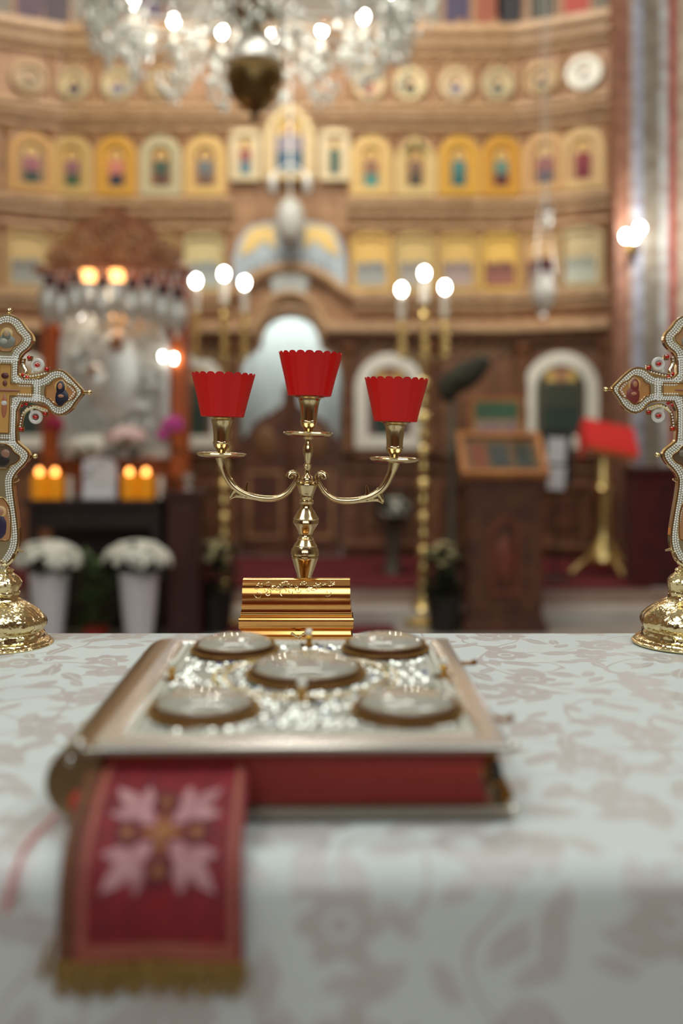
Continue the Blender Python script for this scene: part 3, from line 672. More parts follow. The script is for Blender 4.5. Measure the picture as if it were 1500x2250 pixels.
# ring of small silver lamps along the canopy
for i, (px, py, dy, gl) in enumerate(((95,640,-0.05,0),(128,655,-0.2,0),(162,640,-0.3,0),(190,632,-0.36,1),(252,632,-0.36,1),(285,650,-0.3,0),(318,645,-0.25,0),(350,660,-0.15,0),(382,668,-0.05,0),(222,648,-0.4,0))):
    hang_lamp(['silver lamp with plum glass under the shrine canopy','silver lamp with warm lit glass under the shrine canopy'][gl]+', number %s from the left' % ['one','two','three','four','six','seven','eight','nine','ten','five'][i],
              (xs_(px), DS+0.13+dy*0.25, zs(py)-0.2), 0.95, SILVERL, 'small lamps round the shrine canopy', top=zs(592), glow=bool(gl))
for px, py, m, r in ((160,675,BULB,0.017),(240,655,BULBW,0.04),(262,640,BULBW,0.025),(190,600,BULBW,0.022),(252,600,BULBW,0.025),(372,780,BULB,0.013),(346,776,BULB,0.011)):  # small glowing shapes; the cold white ones stand in for reflections
    bm = bmesh.new(); ball(bm, (0,0,0), r, (1,1,1.25)); lathe(bm, [(0,-r*2.6),(r*0.55,-r*2.5),(r*0.55,-r*1.0),(0,-r)], 10)
    tag(obj('lamp_bulb', bm, m, loc=(xs_(px), DS+0.17, zs(py))), 'small lit lamp on the shrine %s' % {(160,675):'left of the embossed figure, cold white',(240,655):'high in the middle, largest warm one',(262,640):'just right of the largest warm one',(190,600):'warm, under the canopy edge on the left',(252,600):'warm, under the canopy edge on the right',(372,780):'cold white beside the right post',(346,776):'cold white, just left of another by the right post'}[(px,py)], 'lamp', 'lit lamps on the shrine')
point('shrine_lamp_glow', (sx0, DS+0.0, zs(650)), 5, (1.0,0.80,0.58), 0.06)
# table that carries the shrine
tb = thing('side_table', 'black-brown wooden table under the shrine, holding candles and flowers', 'table', (sx0, DS, 0))
zt = zs(1096)
bm = nbox(-0.49, 0.352, -0.12, 0.5, zt-0.04, zt); obj('table_top', bm, WOODB, tb, smooth=False, bevel=0.008)
bm = nbox(-0.45, 0.33, 0.4, 0.44, 0.0, zt-0.04); obj('back_panel', bm, WOODB, tb, smooth=False)
for s in (-0.46, 0.30):
    bm = nbox(s, s+0.05, -0.08, -0.03, 0, zt-0.04); obj('leg', bm, WOODB, tb, smooth=False)
bm = nbox(-0.46, 0.34, -0.06, -0.04, zt-0.18, zt-0.04); obj('apron', bm, WOODB, tb, smooth=False)
sh.location.z = 0; 
cb = thing('cabinet', 'dark reddish brown cabinet standing right of the shrine table', 'cabinet', (xs_(404), DS+0.05, 0))
bm = nbox(-0.10, 0.10, -0.1, 0.2, 0, zs(1078)-0.03); obj('body', bm, WOODR, cb, smooth=False, bevel=0.005)
bm = nbox(-0.125, 0.13, -0.13, 0.22, zs(1078)-0.03, zs(1078)); obj('top', bm, WOODR, cb, smooth=False, bevel=0.005)
bm = nbox(-0.07, 0.07, -0.112, -0.10, 0.1, zs(1078)-0.1); obj('door', bm, WOODR, cb, smooth=False, bevel=0.004)
hang_small = thing('votive_lamp', 'small silver votive lamp standing on the dark cabinet', 'lamp', (xs_(410), DS+0.05, zs(1078)))
obj('bowl', nlathe([(0.03,0),(0.03,0.01),(0.01,0.02),(0.03,0.06),(0.035,0.1),(0.025,0.1)], 14), SILVERL, hang_small)
# candles, four amber glasses, two pairs
def candle(px, lab):
    t = thing('candle_glass', lab, 'candle', (xs_(px), DS-0.05, zt), 0, 'amber candle glasses on the shrine table')
    obj('glass', nlathe([(0,0),(0.046,0.002),(0.05,0.02),(0.05,0.15),(0.045,0.152),(0.044,0.10),(0,0.10)], 20), AMBER, t)
    bm = bmesh.new(); ball(bm, (0,-0.0,0.165), 0.019, (1,1,1.5)); obj('flame', bm, FLAME, t)
c0 = candle(92, 'lit amber candle glass, leftmost on the shrine table')
for px, lab in ((126,'lit amber candle glass, second from the left, beside the white card'),(288,'lit amber candle glass just right of the white card'),(324,'lit amber candle glass, rightmost on the shrine table')):
    candle(px, lab)
for px, lab in ((148,'plain white candle beside the left pair of amber glasses'),(348,'plain white candle beside the right pair of amber glasses')):
    bm = nlathe([(0,0),(0.022,0),(0.022,0.13),(0.003,0.135),(0.003,0.15),(0,0.15)], 14)
    tag(obj('candle', bm, CANDLEW, loc=(xs_(px)+0.01, DS+0.02, zt)), lab, 'candle', 'white candles on the shrine table')
t = thing('framed_card', 'white card with rounded frame standing between the candles', 'card', (xs_(220), DS-0.02, zt)); t.rotation_euler = (-0.12, 0, 0)
o_ = arch(0.21, 0.255, 'flat'); bm = bmesh.new(); frame(bm, o_, inset(o_, 0.018), -0.015, 0.01); obj('frame', bm, WHITEP, t, smooth=False)
bm = bmesh.new(); slab(bm, inset(o_, 0.017), -0.008, 0.0); obj('card', bm, PAPER, t, smooth=False)
bm = bmesh.new(); tube(bm, [(0.035*math.cos(q/16*2*PI), -0.01, 0.14+0.045*math.sin(q/16*2*PI)) for q in range(16)], 0.003, 5, closed=True); obj('printed_oval', bm, paint((170,150,130)), t)

# flowers
def bloom_mound(bm, c, rx, ry, rz_, n, r=0.03, m=None):
    for i in range(n):
        a = random.random()*2*PI; e = math.acos(random.random())
        d = Vector((math.cos(a)*math.sin(e), math.sin(a)*math.sin(e), math.cos(e)))
        p = Vector((c[0]+d.x*rx, c[1]+d.y*ry, c[2]+d.z*rz_))
        R_ = d.to_track_quat('Z','Y').to_matrix()
        for k in range(6):
            q = k*PI/3; o = R_ @ Vector((math.cos(q)*r*0.6, math.sin(q)*r*0.6, 0))
            ball(bm, p+o, r*0.5, (1,1,0.45), 1, R_)
        ball(bm, p, r*0.35, (1,1,0.7), 1, R_)
def foliage(bm, c, R_, H, n, ln=0.09):
    for i in range(n):
        a = random.random()*2*PI; r = R_*math.sqrt(random.random()); z = random.random()*H
        d = Vector((math.cos(a), math.sin(a), random.uniform(-0.2,0.9))).normalized(); p = Vector((c[0]+r*math.cos(a), c[1]+r*math.sin(a), c[2]+z))
        s = d.cross(Vector((0,0,1))).normalized()*ln*0.25; v = [bm.verts.new(q) for q in (p, p+d*ln*0.5+s, p+d*ln, p+d*ln*0.5-s)]; bm.faces.new(v)
def bouquet(label, loc, parts, leaves, group=None, name='bouquet'):
    t = thing(name, label, 'flowers', loc, 0, group)
    for nm, m, spec in parts:
        bm = bmesh.new()
        for s in spec: bloom_mound(bm, *s)
        obj(nm, bm, m, t)
    bm = bmesh.new()
    tube(bm, [(0,0,-0.04),(0,0,leaves[0][0][2]+0.05)], 0.012, 6)
    for c, R_, H, n, ln in leaves: foliage(bm, c, R_, H, n, ln)
    obj('leaves', bm, LEAF, t); return t
def vase(label, loc, prof, m, group=None):
    o = obj('vase', nlathe(prof, 28), m, loc=loc); return tag(o, label, 'vase', group)
VP = [(0,0),(0.14,0),(0.135,0.02),(0.09,0.05),(0.075,0.08),(0.085,0.14),(0.10,0.28),(0.112,0.42),(0.118,0.48),(0.108,0.48),(0.10,0.44),(0,0.42)]
for px, lab, lb2 in ((108,'tall white footed vase at the left below the shrine table','mound of white flowers in the left white vase'),(305,'tall white footed vase at the right below the shrine table','mound of white flowers in the right white vase')):
    D_ = 5.85; x = (px-750)*D_/F; k = D_/6.2
    vase(lab, (x, D_, 0.0), VP, WHITEP, 'white floor vases')
    bouquet(lb2, (x-0.01, D_, 0.5), [('blossoms', BLOOMW, [((0,0,0.03),0.2,0.15,0.13,110,0.032)])], [((0,0,-0.02),0.15,0.06,60,0.1)], 'white flower mounds in floor vases')
# flowers on the shrine table
bouquet('white and pink flowers in front of the silver icon, left of centre', (xs_(182), DS+0.12, zt+0.05), [('white_blossoms', BLOOMW, [((0,0,0.27),0.13,0.09,0.07,40,0.03)])], [((0,0,0.02),0.12,0.2,60,0.08)])
bouquet('pale pink flowers on the shrine table, right of the white ones', (xs_(268), DS+0.12, zt+0.05), [('pink_blossoms', BLOOMP, [((0,0,0.32),0.13,0.09,0.08,40,0.03)])], [((0,0,0.02),0.12,0.24,60,0.08)])
bouquet('magenta orchid spray beside the right shrine post', (xs_(372), DS+0.1, zt+0.03), [('orchid_blossoms', BLOOMM, [((0.02,-0.08,0.42),0.06,0.04,0.06,14,0.035),((-0.04,-0.08,0.36),0.04,0.03,0.04,8,0.03)])], [((0,0,0.02),0.06,0.3,24,0.08)])
bouquet('deep crimson blossoms beside the left shrine post', (xs_(116), DS+0.1, zt+0.03), [('crimson_blossoms', BLOOMC, [((0,-0.08,0.41),0.06,0.04,0.07,14,0.032)])], [((0,0,0.02),0.06,0.3,24,0.08)])
# potted plant between the vases
t = thing('potted_plant', 'leafy green plant in a red pot between the white vases', 'plant', ((208-750)*5.9/F, 5.9, 0))
obj('pot', nlathe([(0,0),(0.06,0),(0.08,0.14),(0.085,0.15),(0.07,0.15),(0,0.14)], 18), REDPOT, t)
bm = bmesh.new(); foliage(bm, (0,0,0.14), 0.07, 0.42, 130, 0.10); tube(bm, [(0,0,0.1),(0,0,0.5)], 0.008, 6); obj('leaves', bm, LEAFM, t)
def potted(px, D_, lab, h, col, spread=0.09, pot=POT, base=0.0, lf=LEAF):
    t = thing('potted_plant', lab, 'plant', ((px-750)*D_/F, D_, base), 0, 'potted flowering plants')
    obj('pot', nlathe([(0,0),(0.09,0),(0.12,0.24),(0.125,0.26),(0.11,0.26),(0,0.24)], 18), pot, t)
    bm = bmesh.new(); foliage(bm, (0,0,0.22), spread, h-0.3, 200, 0.10); tube(bm, [(0,0,0.2),(0,0,h-0.05)], 0.008, 6); obj('leaves', bm, lf, t)
    bm = bmesh.new(); bloom_mound(bm, (0,0,h-0.14), spread, spread, 0.12, 26, 0.03); obj('blossoms', bm, col, t)
CRM = mat('cream_yellow_petals', (190,178,130), 0.8); MAU = mat('mauve_petals', (120,70,110), 0.8)
potted(975, 6.5, 'dark green pot plant with cream flowers left of the carved lectern', 0.60, CRM)
potted(474, 6.48, 'dark green pot plant with cream flowers right of the cabinet', 0.62, CRM)
# vase of white flowers on the platform
vase('grey glass vase on the platform right of the royal doors', ((862-750)*7.7/F, 7.7, 0.222), [(0,0),(0.07,0),(0.06,0.05),(0.05,0.15),(0.08,0.34),(0.07,0.34),(0,0.3)], GREYG)
bouquet('loose white flowers with green leaves in the grey vase', ((862-750)*7.7/F, 7.7, 0.56), [('blossoms', BLOOMW, [((0.02,-0.03,0.12),0.12,0.1,0.12,34,0.03)])], [((0,0,0.0),0.13,0.22,110,0.12)])

# ================================================================== LECTERNS AND STANDS ON THE RIGHT
DL = 6.62; x0 = (1100-750)*DL/F; ul = DL/F
lc = thing('lectern', 'carved brown wooden lectern with a slanted orange framed glass top', 'lectern', (x0, DL, 0))
zt_ = CZ-(1050-HZ)*ul
bm = nbox(-0.245, 0.245, -0.16, 0.2, 0.06, zt_-0.02); obj('body', bm, WOODD, lc, smooth=False, bevel=0.01)
bm = nbox(-0.275, 0.275, -0.19, 0.23, 0.0, 0.06); box(bm, -0.26, 0.26, -0.175, 0.215, 0.06, 0.09); obj('plinth', bm, WOODD, lc, smooth=False, bevel=0.01)
o_ = arch(0.2, 0.5, 'round'); bm = bmesh.new(); frame(bm, [(x,z+0.25) for x,z in o_], [(x,z+0.25) for x,z in inset(o_,0.03)], -0.185, -0.16); ball(bm, (0,-0.165,0.48), 0.07, (1,0.3,2.4)); obj('carved_arch', bm, mat('red_oak', (128,64,40), 0.5, c2=(96,44,28), scale=12), lc)
bm = nbox(-0.27, 0.27, -0.18, 0.22, zt_-0.04, zt_-0.0); obj('collar', bm, WOODD, lc, smooth=False, bevel=0.01)
# slanted top
A = math.radians(38)
def slanted(bm): 
    bmesh.ops.transform(bm, matrix=Matrix.Translation((0,-0.19,zt_+0.0)) @ Matrix.Rotation(A, 4, 'X'), verts=bm.verts[:]); return bm
bm = bmesh.new(); 
def fr_xy(bm, x, y, t, z0, z1):
    box(bm, -x, x, 0, t, z0, z1); box(bm, -x, x, y-t, y, z0, z1); box(bm, -x, -x+t, t, y-t, z0, z1); box(bm, x-t, x, t, y-t, z0, z1)
fr_xy(bm, 0.285, 0.44, 0.045, 0.0, 0.05); top = obj('slanted_frame', slanted(bm), HONEY, lc, smooth=False, bevel=0.006)
bm = nbox(-0.24, 0.24, 0.045, 0.395, 0.0, 0.015); obj('icon_board', slanted(bm), paint((150,110,70)), lc, smooth=False)
bm = nbox(-0.24, 0.24, 0.045, 0.395, 0.04, 0.045); obj('glass', slanted(bm), GLASS, lc, smooth=False)
for a, b, c_, in ((-0.2,-0.1,(168,84,50)),(-0.08,0.05,(74,84,84)),(0.09,0.2,(60,76,70))):
    bm = nbox(a, b, 0.09, 0.34, 0.015, 0.02); obj('small_icon', slanted(bm), paint(c_), lc, smooth=False)
bm = bmesh.new(); vs = [(-0.19,zt_),(0.21,zt_),(0.21,zt_+0.27)]
slab(bm, [(p[0], p[1]) for p in vs], -0.24, 0.24); bmesh.ops.transform(bm, matrix=Matrix.Rotation(PI/2, 4, 'Z'), verts=bm.verts[:]); obj('side_wedge', bm, WOODD, lc, smooth=False)
# icon standing behind the lectern
t = thing('standing_icon', 'rectangular icon with green sky and pale figures behind the carved lectern', 'icon', P(1088, 985, 7.6)); t.location.z = 0.222
obj('easel', tube(bmesh.new(), [(-0.1,0.05,0),(0,0,1.1)], 0.012, 6), WOODD, t); obj('easel', tube(bmesh.new(), [(0.1,0.05,0),(0,0,1.1)], 0.012, 6), WOODD, t)
bm = nbox(-0.2, 0.2, -0.04, -0.015, 0.9, 1.35); obj('board', bm, HONEY, t, smooth=False)
bm = nbox(-0.165, 0.165, -0.046, -0.04, 0.93, 1.32); obj('painted_ground', bm, paint((170,150,120)), t, smooth=False)
bm = nbox(-0.165, 0.165, -0.05, -0.046, 1.19, 1.32); obj('painted_sky', bm, paint((70,104,76)), t, smooth=False)
bm = bmesh.new()
for k in range(4): ball(bm, (-0.11+k*0.075,-0.05,1.08+0.02*(k%2)), 0.04, (0.8,0.15,2.0), 1)
obj('painted_people', bm, paint((140,110,130)), t)
# dark draped stand
t = thing('floor_stand', 'slim grey green stand with a dark tilted draped head, left of the lectern', 'stand', ((992-750)*7.1/F, 7.1, 0.222)); k = 7.1/F
bm = nlathe([(0.0,0),(0.16,0),(0.15,0.03),(0.05,0.06),(0.03,0.12),(0.045,0.3),(0.03,0.45),(0.028,0.9),(0.04,0.95),(0.026,1.0),(0.022,1.42)], 16); obj('pole', bm, GREYG, t)
bm = bmesh.new(); R_ = Matrix.Rotation(math.radians(-32), 3, 'Y'); ball(bm, (0.08,0,1.48), 0.2, (1.0,0.4,0.5), 3, R_); ball(bm, (0.19,0.0,1.56), 0.09, (1.1,0.7,0.8), 2, R_); ball(bm, (-0.02,0,1.40), 0.10, (0.8,0.6,1.1), 2)
obj('draped_head', bm, DGREEN, t)
# red cloth lectern on a brass stand
DR = 7.6; u = DR/F; t = thing('book_stand', 'brass pedestal stand topped by a slanted bright red cloth desk', 'lectern', ((1325-750)*DR/F, DR, 0.222)); zz = lambda py: CZ-(py-HZ)*u-0.222
prof = [(0.10,0.07),(0.13,0.12),(0.11,0.19),(0.06,0.26),(0.045,0.32),(0.045,0.62),(0.07,0.66),(0.045,0.70),(0.04,1.0)]
obj('pillar', nlathe(prof, 20), BRASSM, t)
for a in (0.3, 0.3+PI/2, 0.3+PI, 0.3+1.5*PI):
    pts = smoothp([Vector((0.06*math.cos(a),0.06*math.sin(a),0.16)),Vector((0.17*math.cos(a),0.17*math.sin(a),0.11)),Vector((0.28*math.cos(a),0.28*math.sin(a),0.025))], 2); obj('foot', tube(bmesh.new(), pts, 0.022, 8), BRASSM, t)
bm = nbox(0.0, 0.38, 0, 0.38, 0, 0.02)
mt = Matrix.Translation((-0.16,-0.16,0.95)) @ Matrix.Rotation(math.radians(12), 4, 'Y') @ Matrix.Rotation(math.radians(36), 4, 'X'); bmesh.ops.transform(bm, matrix=mt, verts=bm.verts[:]); obj('desk', bm, WOODO, t, smooth=False)
bm = nbox(-0.01, 0.39, 0.03, 0.39, 0.02, 0.032); box(bm, -0.015, -0.005, 0.03, 0.39, -0.12, 0.03); bmesh.ops.transform(bm, matrix=mt, verts=bm.verts[:]); obj('red_cloth', bm, REDCLOTH, t, smooth=False)
# papers
for py, s, lab in ((990,1.0,'white sheet of paper held up behind the carved lectern, upper one'),(1048,0.9,'white sheet of paper behind the carved lectern, lower one')):
    D_ = 7.3; p = P(1220, py+28, D_)
    bm = nbox(-0.07*s, 0.07*s, -0.003, 0.003, 0, 0.19*s); o = obj('paper_sheet', bm, PAPER, loc=p, smooth=False); tag(o, lab, 'paper', 'white papers by the lectern'); o.rotation_euler = (0.1, 0.05, 0.1)
t = thing('music_stand', 'thin dark stand holding two white sheets right of the carved lectern', 'stand', (P(1220,1000,7.34).x, 7.34, 0.222))
obj('pole', nlathe([(0.12,0),(0.12,0.01),(0.01,0.03),(0.01,1.1)], 12), POT, t)
bm = nbox(-0.12, 0.12, -0.02, -0.01, 0.70, 1.1); obj('rack', bm, POT, t, smooth=False)
# dark red cabinet by the pier
bm = nbox(-0.14, 0.20, -0.15, 0.15, 0.0, 0.80)
t = thing('stall', 'dark red upholstered stall in front of the painted pier', 'seat', ((1425-750)*7.15/F, 7.15, 0.222)); obj('body', bm, DKRED, t, smooth=False, bevel=0.01)
bm = nbox(-0.16, 0.22, -0.17, 0.17, 0.80, 0.84); obj('top', bm, WOODR, t, smooth=False, bevel=0.01)
bm = nbox(0.06, 0.075, -0.165, -0.15, 0.05, 0.78); obj('piping', bm, PLUM, t, smooth=False)

# ================================================================== ALTAR
XT0, XT1 = -0.70, 0.70; YN, YF = 0.640, 1.392
t = thing('altar_table', 'square altar table hidden under the white damask cloth', 'table', (0, 1.016, 0))
bm = nbox(XT0+0.02, XT1-0.02, YN+0.022-1.016, YF-0.012-1.016, 0.95, 0.996); obj('table_top', bm, WOODD, t, smooth=False)
bm = nbox(XT0+0.08, XT1-0.08, YN+0.08-1.016, YF-0.08-1.016, 0.0, 0.95); obj('body', bm, WOODD, t, smooth=False)
R0 = 0.024
prof = []
z = -0.78
while z < -R0-0.001: prof.append((YN, 1+z, 0)); z += 0.02
for i in range(9): a = i/8*PI/2; prof.append((YN+R0-R0*math.cos(a), 1-R0+R0*math.sin(a), 0))
y = YN+R0+0.005
while y < YF-0.012: prof.append((y, 1.0, 1)); y += 0.005
for i in range(5): a = i/4*PI/2; prof.append((YF-0.01+0.01*math.sin(a), 1-0.01+0.01*math.cos(a), 0))
z = -0.03
while z > -0.78: prof.append((YF, 1+z, 0)); z -= 0.05
bm = bmesh.new(); uvl = bm.loops.layers.uv.new('UVMap'); nx = 240; rows = []; S_ = [0.0]
for a, b in zip(prof, prof[1:]): S_.append(S_[-1]+math.hypot(b[0]-a[0], b[1]-a[1]))
def crease(x, y):
    ax, ay, bx, by = 0.233, 1.36, 0.262, 1.10
    tt = ((y-ay)/(by-ay)); 
    if tt < -0.05 or tt > 1.05: return 0
    cx = ax+(bx-ax)*tt+0.004*math.sin(tt*9); d = abs(x-cx); k = math.sin(PI*min(1,max(0,(tt+0.05)/1.1)))
    return 0.0022*k*max(0, 1-d/0.010)
uvs = {}
for j, (y, z, flat) in enumerate(prof):
    row = []
    for i in range(nx+1):
        x = XT0+(XT1-XT0)*i/nx; dy = 0
        if not flat and y < YN+0.01: dy = -0.006*max(0, min(1,(1-z)/0.3))*(1+math.sin(x*17+1.0))
        v = bm.verts.new((x, y+dy, z+(crease(x, y) if flat else 0))); row.append(v); uvs[v] = (x, S_[j])
    rows.append(row)
for a, b in zip(rows, rows[1:]):
    for i in range(nx):
        f = bm.faces.new((a[i], a[i+1], b[i+1], b[i]))
        for l in f.loops: l[uvl].uv = uvs[l.vert]
for side in (0, nx):                              # falls at both ends
    prev = [r[side] for r in rows[38:-18]]
    x = XT0 if side == 0 else XT1; low = []
    for v in prev: q = bm.verts.new((x, v.co.y, 0.30)); uvs[q] = (uvs[v][0]+(0.7 if side else -0.7), uvs[v][1]); low.append(q)
    for a in range(len(prev)-1):
        f = bm.faces.new((prev[a], prev[a+1], low[a+1], low[a]))
        for l in f.loops: l[uvl].uv = uvs[l.vert]
cl = obj('tablecloth', bm, DAMASK); tag(cl, 'white damask tablecloth with a leaf pattern spread over the altar', 'tablecloth')
TZ = 1.0015

# ------------------------------------------------------------------ gospel book
BX, BY = -0.0305, 0.700
bk = thing('gospel_book', 'large closed gospel book with a silver jewelled cover and red page edges', 'book', (BX, BY, TZ+0.0022), math.radians(0.9))
W2 = 0.151; BD = 0.372
for fx, fy in ((-1,0),(1,0),(-1,1),(1,1)): obj('foot', nlathe([(0,-0.0022),(0.006,-0.0022),(0.007,0.0),(0,0.0005)], 16, c=(fx*(W2-0.02), 0.02+fy*(BD-0.04), 0)), SILVER, bk)  # unseen feet, added to lift the book so a shadow gap shows
def plate(bm, z0, z1, ins, x0=-W2, x1=W2, y0=0.0, y1=BD):
    v = []
    for z, i in ((z0,ins),(z0+0.001,0),(z1-0.001,0),(z1,ins)):
        v.append([bm.verts.new(p) for p in ((x0+i,y0+i,z),(x1-i,y0+i,z),(x1-i,y1-i,z),(x0+i,y1-i,z))])
    for a, b in zip(v, v[1:]):
        for k in range(4): bm.faces.new((a[k], a[(k+1)%4], b[(k+1)%4], b[k]))
    bm.faces.new(v[0]); bm.faces.new(v[-1])
bm = bmesh.new(); plate(bm, 0.0, 0.0075, 0.0015); obj('back_cover', bm, mat('aged_silver', (142,134,120), 0.3, 0.9), bk, smooth=False)
bm = bmesh.new(); plate(bm, 0.0455, 0.0500, 0.0015); cover = obj('front_cover', bm, SILVER, bk, smooth=False)
# bevelled rim of the front cover
bm = bmesh.new(); lo = [(-W2,0),(W2,0),(W2,BD),(-W2,BD)]
def ringxy(bm, loops):
    V = [[bm.verts.new((p[0], p[1], z)) for p in pts] for pts, z in loops]
    for a, b in zip(V, V[1:]):
        n = len(a)
        for k in range(n): bm.faces.new((a[k], a[(k+1)%n], b[(k+1)%n], b[k]))
ringxy(bm, [(lo,0.0498),(inset(lo,0.002),0.0512),(inset(lo,0.008),0.0526),(inset(lo,0.016),0.0536),(inset(lo,0.019),0.0534),(inset(lo,0.022),0.0505)])
obj('polished_rim', bm, mat('brushed_silver_rim', (230,228,220), 0.24, 0.75), cover, smooth=True)
CT = 0.0505
bm = nbox(-W2+0.021, W2-0.021, 0.021, BD-0.021, 0.0498, CT); obj('field', bm, mat('filigree_field', (216,217,208), 0.4, 0.3, c2=(190,186,164), scale=160, bump=1.0, bscale=260), cover, smooth=False)
# bead rows and rope rings
bm = bmesh.new()
for p in resample(inset(lo, 0.026), 0.0046): ball(bm, (p.x, p.y, CT+0.0012), 0.0021, sub=1)
for p in resample(inset(lo, 0.033), 0.0060): ball(bm, (p.x, p.y, CT+0.0008), 0.0014, sub=1)
CC = (0.0015, 0.205)
o = obj('bead_border', bm, PEARL, cover); o['kind'] = 'stuff'
bm = bmesh.new()
for rr in (0.083, 0.074):
    for k in range(110):
        a = k/110*2*PI; ball(bm, (CC[0]+rr*math.cos(a), CC[1]+rr*0.98*math.sin(a), CT+0.0012), 0.0019, (1,1,1.1), 1)
o = obj('rope_ring', bm, mat('old_gold_rope', (190,160,100), 0.3, 0.9), cover); o['kind'] = 'stuff'
meds = [(CC[0],CC[1],0.0505),(-0.0765,0.087,0.0405),(0.0835,0.085,0.0405),(-0.0725,0.308,0.0405),(0.080,0.312,0.0405)]
# filigree: scrolls and stones
bm = bmesh.new(); bmg = bmesh.new(); bmb = bmesh.new(); bmr = bmesh.new(); cnt = 0
random.seed(11)
while cnt < 620:
    x = random.uniform(-W2+0.036, W2-0.036); y = random.uniform(0.036, BD-0.036)
    if any(math.hypot(x-a, y-b) < r+0.006 for a, b, r in meds) : continue
    k = random.random(); cnt += 1
    if k < 0.52:
        a0 = random.random()*6.28; r0 = random.uniform(0.003,0.006)
        tube(bm, [(x+r0*(1-q/9)*math.cos(a0+q*0.8), y+r0*(1-q/9)*math.sin(a0+q*0.8), CT+0.001) for q in range(8)], 0.0007, 4)
    elif k < 0.90: ball(bmg, (x, y, CT+0.0012), random.uniform(0.0015,0.003), (1,1,0.7), 1)
    elif k < 0.95: ball(bmb, (x, y, CT+0.0015), 0.003, (1.2,1,0.7), 1)
    else: ball(bmr, (x, y, CT+0.0015), 0.0022, (1.2,1,0.7), 1)
for nm, b_, m in (('filigree_scrolls',bm,SILVER),('clear_stones',bmg,DIAM),('blue_stones',bmb,BLUEGEM),('green_stones',bmr,GREENGEM)):
    o = obj(nm, b_, m, cover); o['kind'] = 'stuff'
BROWNM = mat('dark_gilt_bezel', (92,58,32), 0.35, 0.7)
for (x, y, r) in meds:
    md = obj('medallion', nlathe([(r+0.0025,0),(r+0.0035,0.002),(r+0.001,0.0045),(r+0.0005,0.009),(r-0.003,0.0098),(r-0.004,0.007),(0,0.007)], 48, c=(x,y,CT)), BROWNM, bk)
    bm = bmesh.new(); n = int(2*PI*(r+0.003)/0.0042)
    for k in range(n): a = k/n*2*PI; ball(bm, (x+(r+0.003)*math.cos(a), y+(r+0.003)*math.sin(a), CT+0.0042), 0.0017, sub=1)
    for k in range(n): a = (k+0.5)/n*2*PI; ball(bm, (x+(r-0.0005)*math.cos(a), y+(r-0.0005)*math.sin(a), CT+0.0098), 0.0011, sub=1)
    o = obj('beaded_edge', bm, mat('old_gold_beads', (170,130,70), 0.3, 0.9), md); o['kind'] = 'stuff'
    obj('enamel_icon', nlathe([(r-0.0042,0.0071),(r-0.0042,0.0085),(0,0.0088)], 32, c=(x,y,CT)), mat('pale_enamel', (232,224,204), 0.4, c2=(190,176,150), scale=45), md)
    hh = 0.0115 if r > 0.045 else 0.010
    pr = [((r-0.003)*math.cos(q/10*PI/2), 0.0095+hh*math.sin(q/10*PI/2)) for q in range(11)]; pr[-1] = (0, pr[-1][1])
    obj('glass_dome', nlathe(pr, 48, c=(x,y,CT)), mat('dome_glass', (240,238,226), 0.03, trans=0.75, coat=0.5), md)
for x, y in ((-0.118,0.192),(0.126,0.198),(0.0,0.118),(0.002,0.335)):
    st = obj('gold_stud', nlathe([(0.0055,0),(0.006,0.002),(0.003,0.004),(0.0028,0.008),(0.0045,0.0105),(0.003,0.0125),(0,0.0125)], 16, c=(x,y,CT)), mat('deep_gold', (200,150,60), 0.25, 1.0), bk)
    bm = bmesh.new(); ball(bm, (x,y,CT+0.0155), 0.0042); obj('pearl', bm, PEARL, st)
    bm = bmesh.new(); [ball(bm, (x+0.0075*math.cos(k*PI/2), y+0.0075*math.sin(k*PI/2), CT+0.002), 0.0028, sub=1) for k in range(4)]; obj('petals', bm, BROWNM, st)
# page block with hollow fore-edge
bm = bmesh.new(); n = 10; A_ = []
for (y0_,) in ((0.012,),(BD-0.012,)):
    ring = [(-W2+0.012, 0.0075)] + [(W2-0.014-0.006*math.sin(k/n*PI), 0.0075+0.038*k/n) for k in range(n+1)] + [(-W2+0.012, 0.0455)]
    A_.append([bm.verts.new((p[0], y0_, p[1])) for p in ring])
n_ = len(A_[0]); bm.faces.new(A_[0]); bm.faces.new(list(reversed(A_[1])))
for i in range(n_): bm.faces.new((A_[0][i], A_[1][i], A_[1][(i+1)%n_], A_[0][(i+1)%n_]))
obj('page_block', bm, PAGES, bk, smooth=False)
# rounded spine
bm = bmesh.new(); rr = 0.0262; cx, cz = -W2+0.0, 0.0263; a_ = []
for y in (0.001, BD-0.001):
    a_.append([bm.verts.new((cx-rr*math.cos(k/16*PI-PI/2), y, cz+rr*math.sin(k/16*PI-PI/2))) for k in range(17)] + [bm.verts.new((cx+0.012, y, cz+rr*0.96)), bm.verts.new((cx+0.012, y, cz-rr*0.96))])
n_ = len(a_[0]); bm.faces.new(a_[0]); bm.faces.new(list(reversed(a_[1])))
for i in range(n_): bm.faces.new((a_[0][i], a_[1][i], a_[1][(i+1)%n_], a_[0][(i+1)%n_]))
obj('spine', bm, mat('spine_bronze', (150,130,96), 0.3, 0.9), bk, smooth=True)
bm = bmesh.new(); ball(bm, (-W2-0.003, -0.001, 0.012), 0.006, (1,0.6,1.6)); obj('red_headband', bm, mat('red_thread', (190,40,20), 0.7), bk)
bm = bmesh.new()
for z in (0.052, 0.042): ball(bm, (-W2-0.004-(0.05-z)*0.6, 0.004, z), 0.0042, (1,1,1.1))
obj('spine_knobs', bm, SILVER, bk)
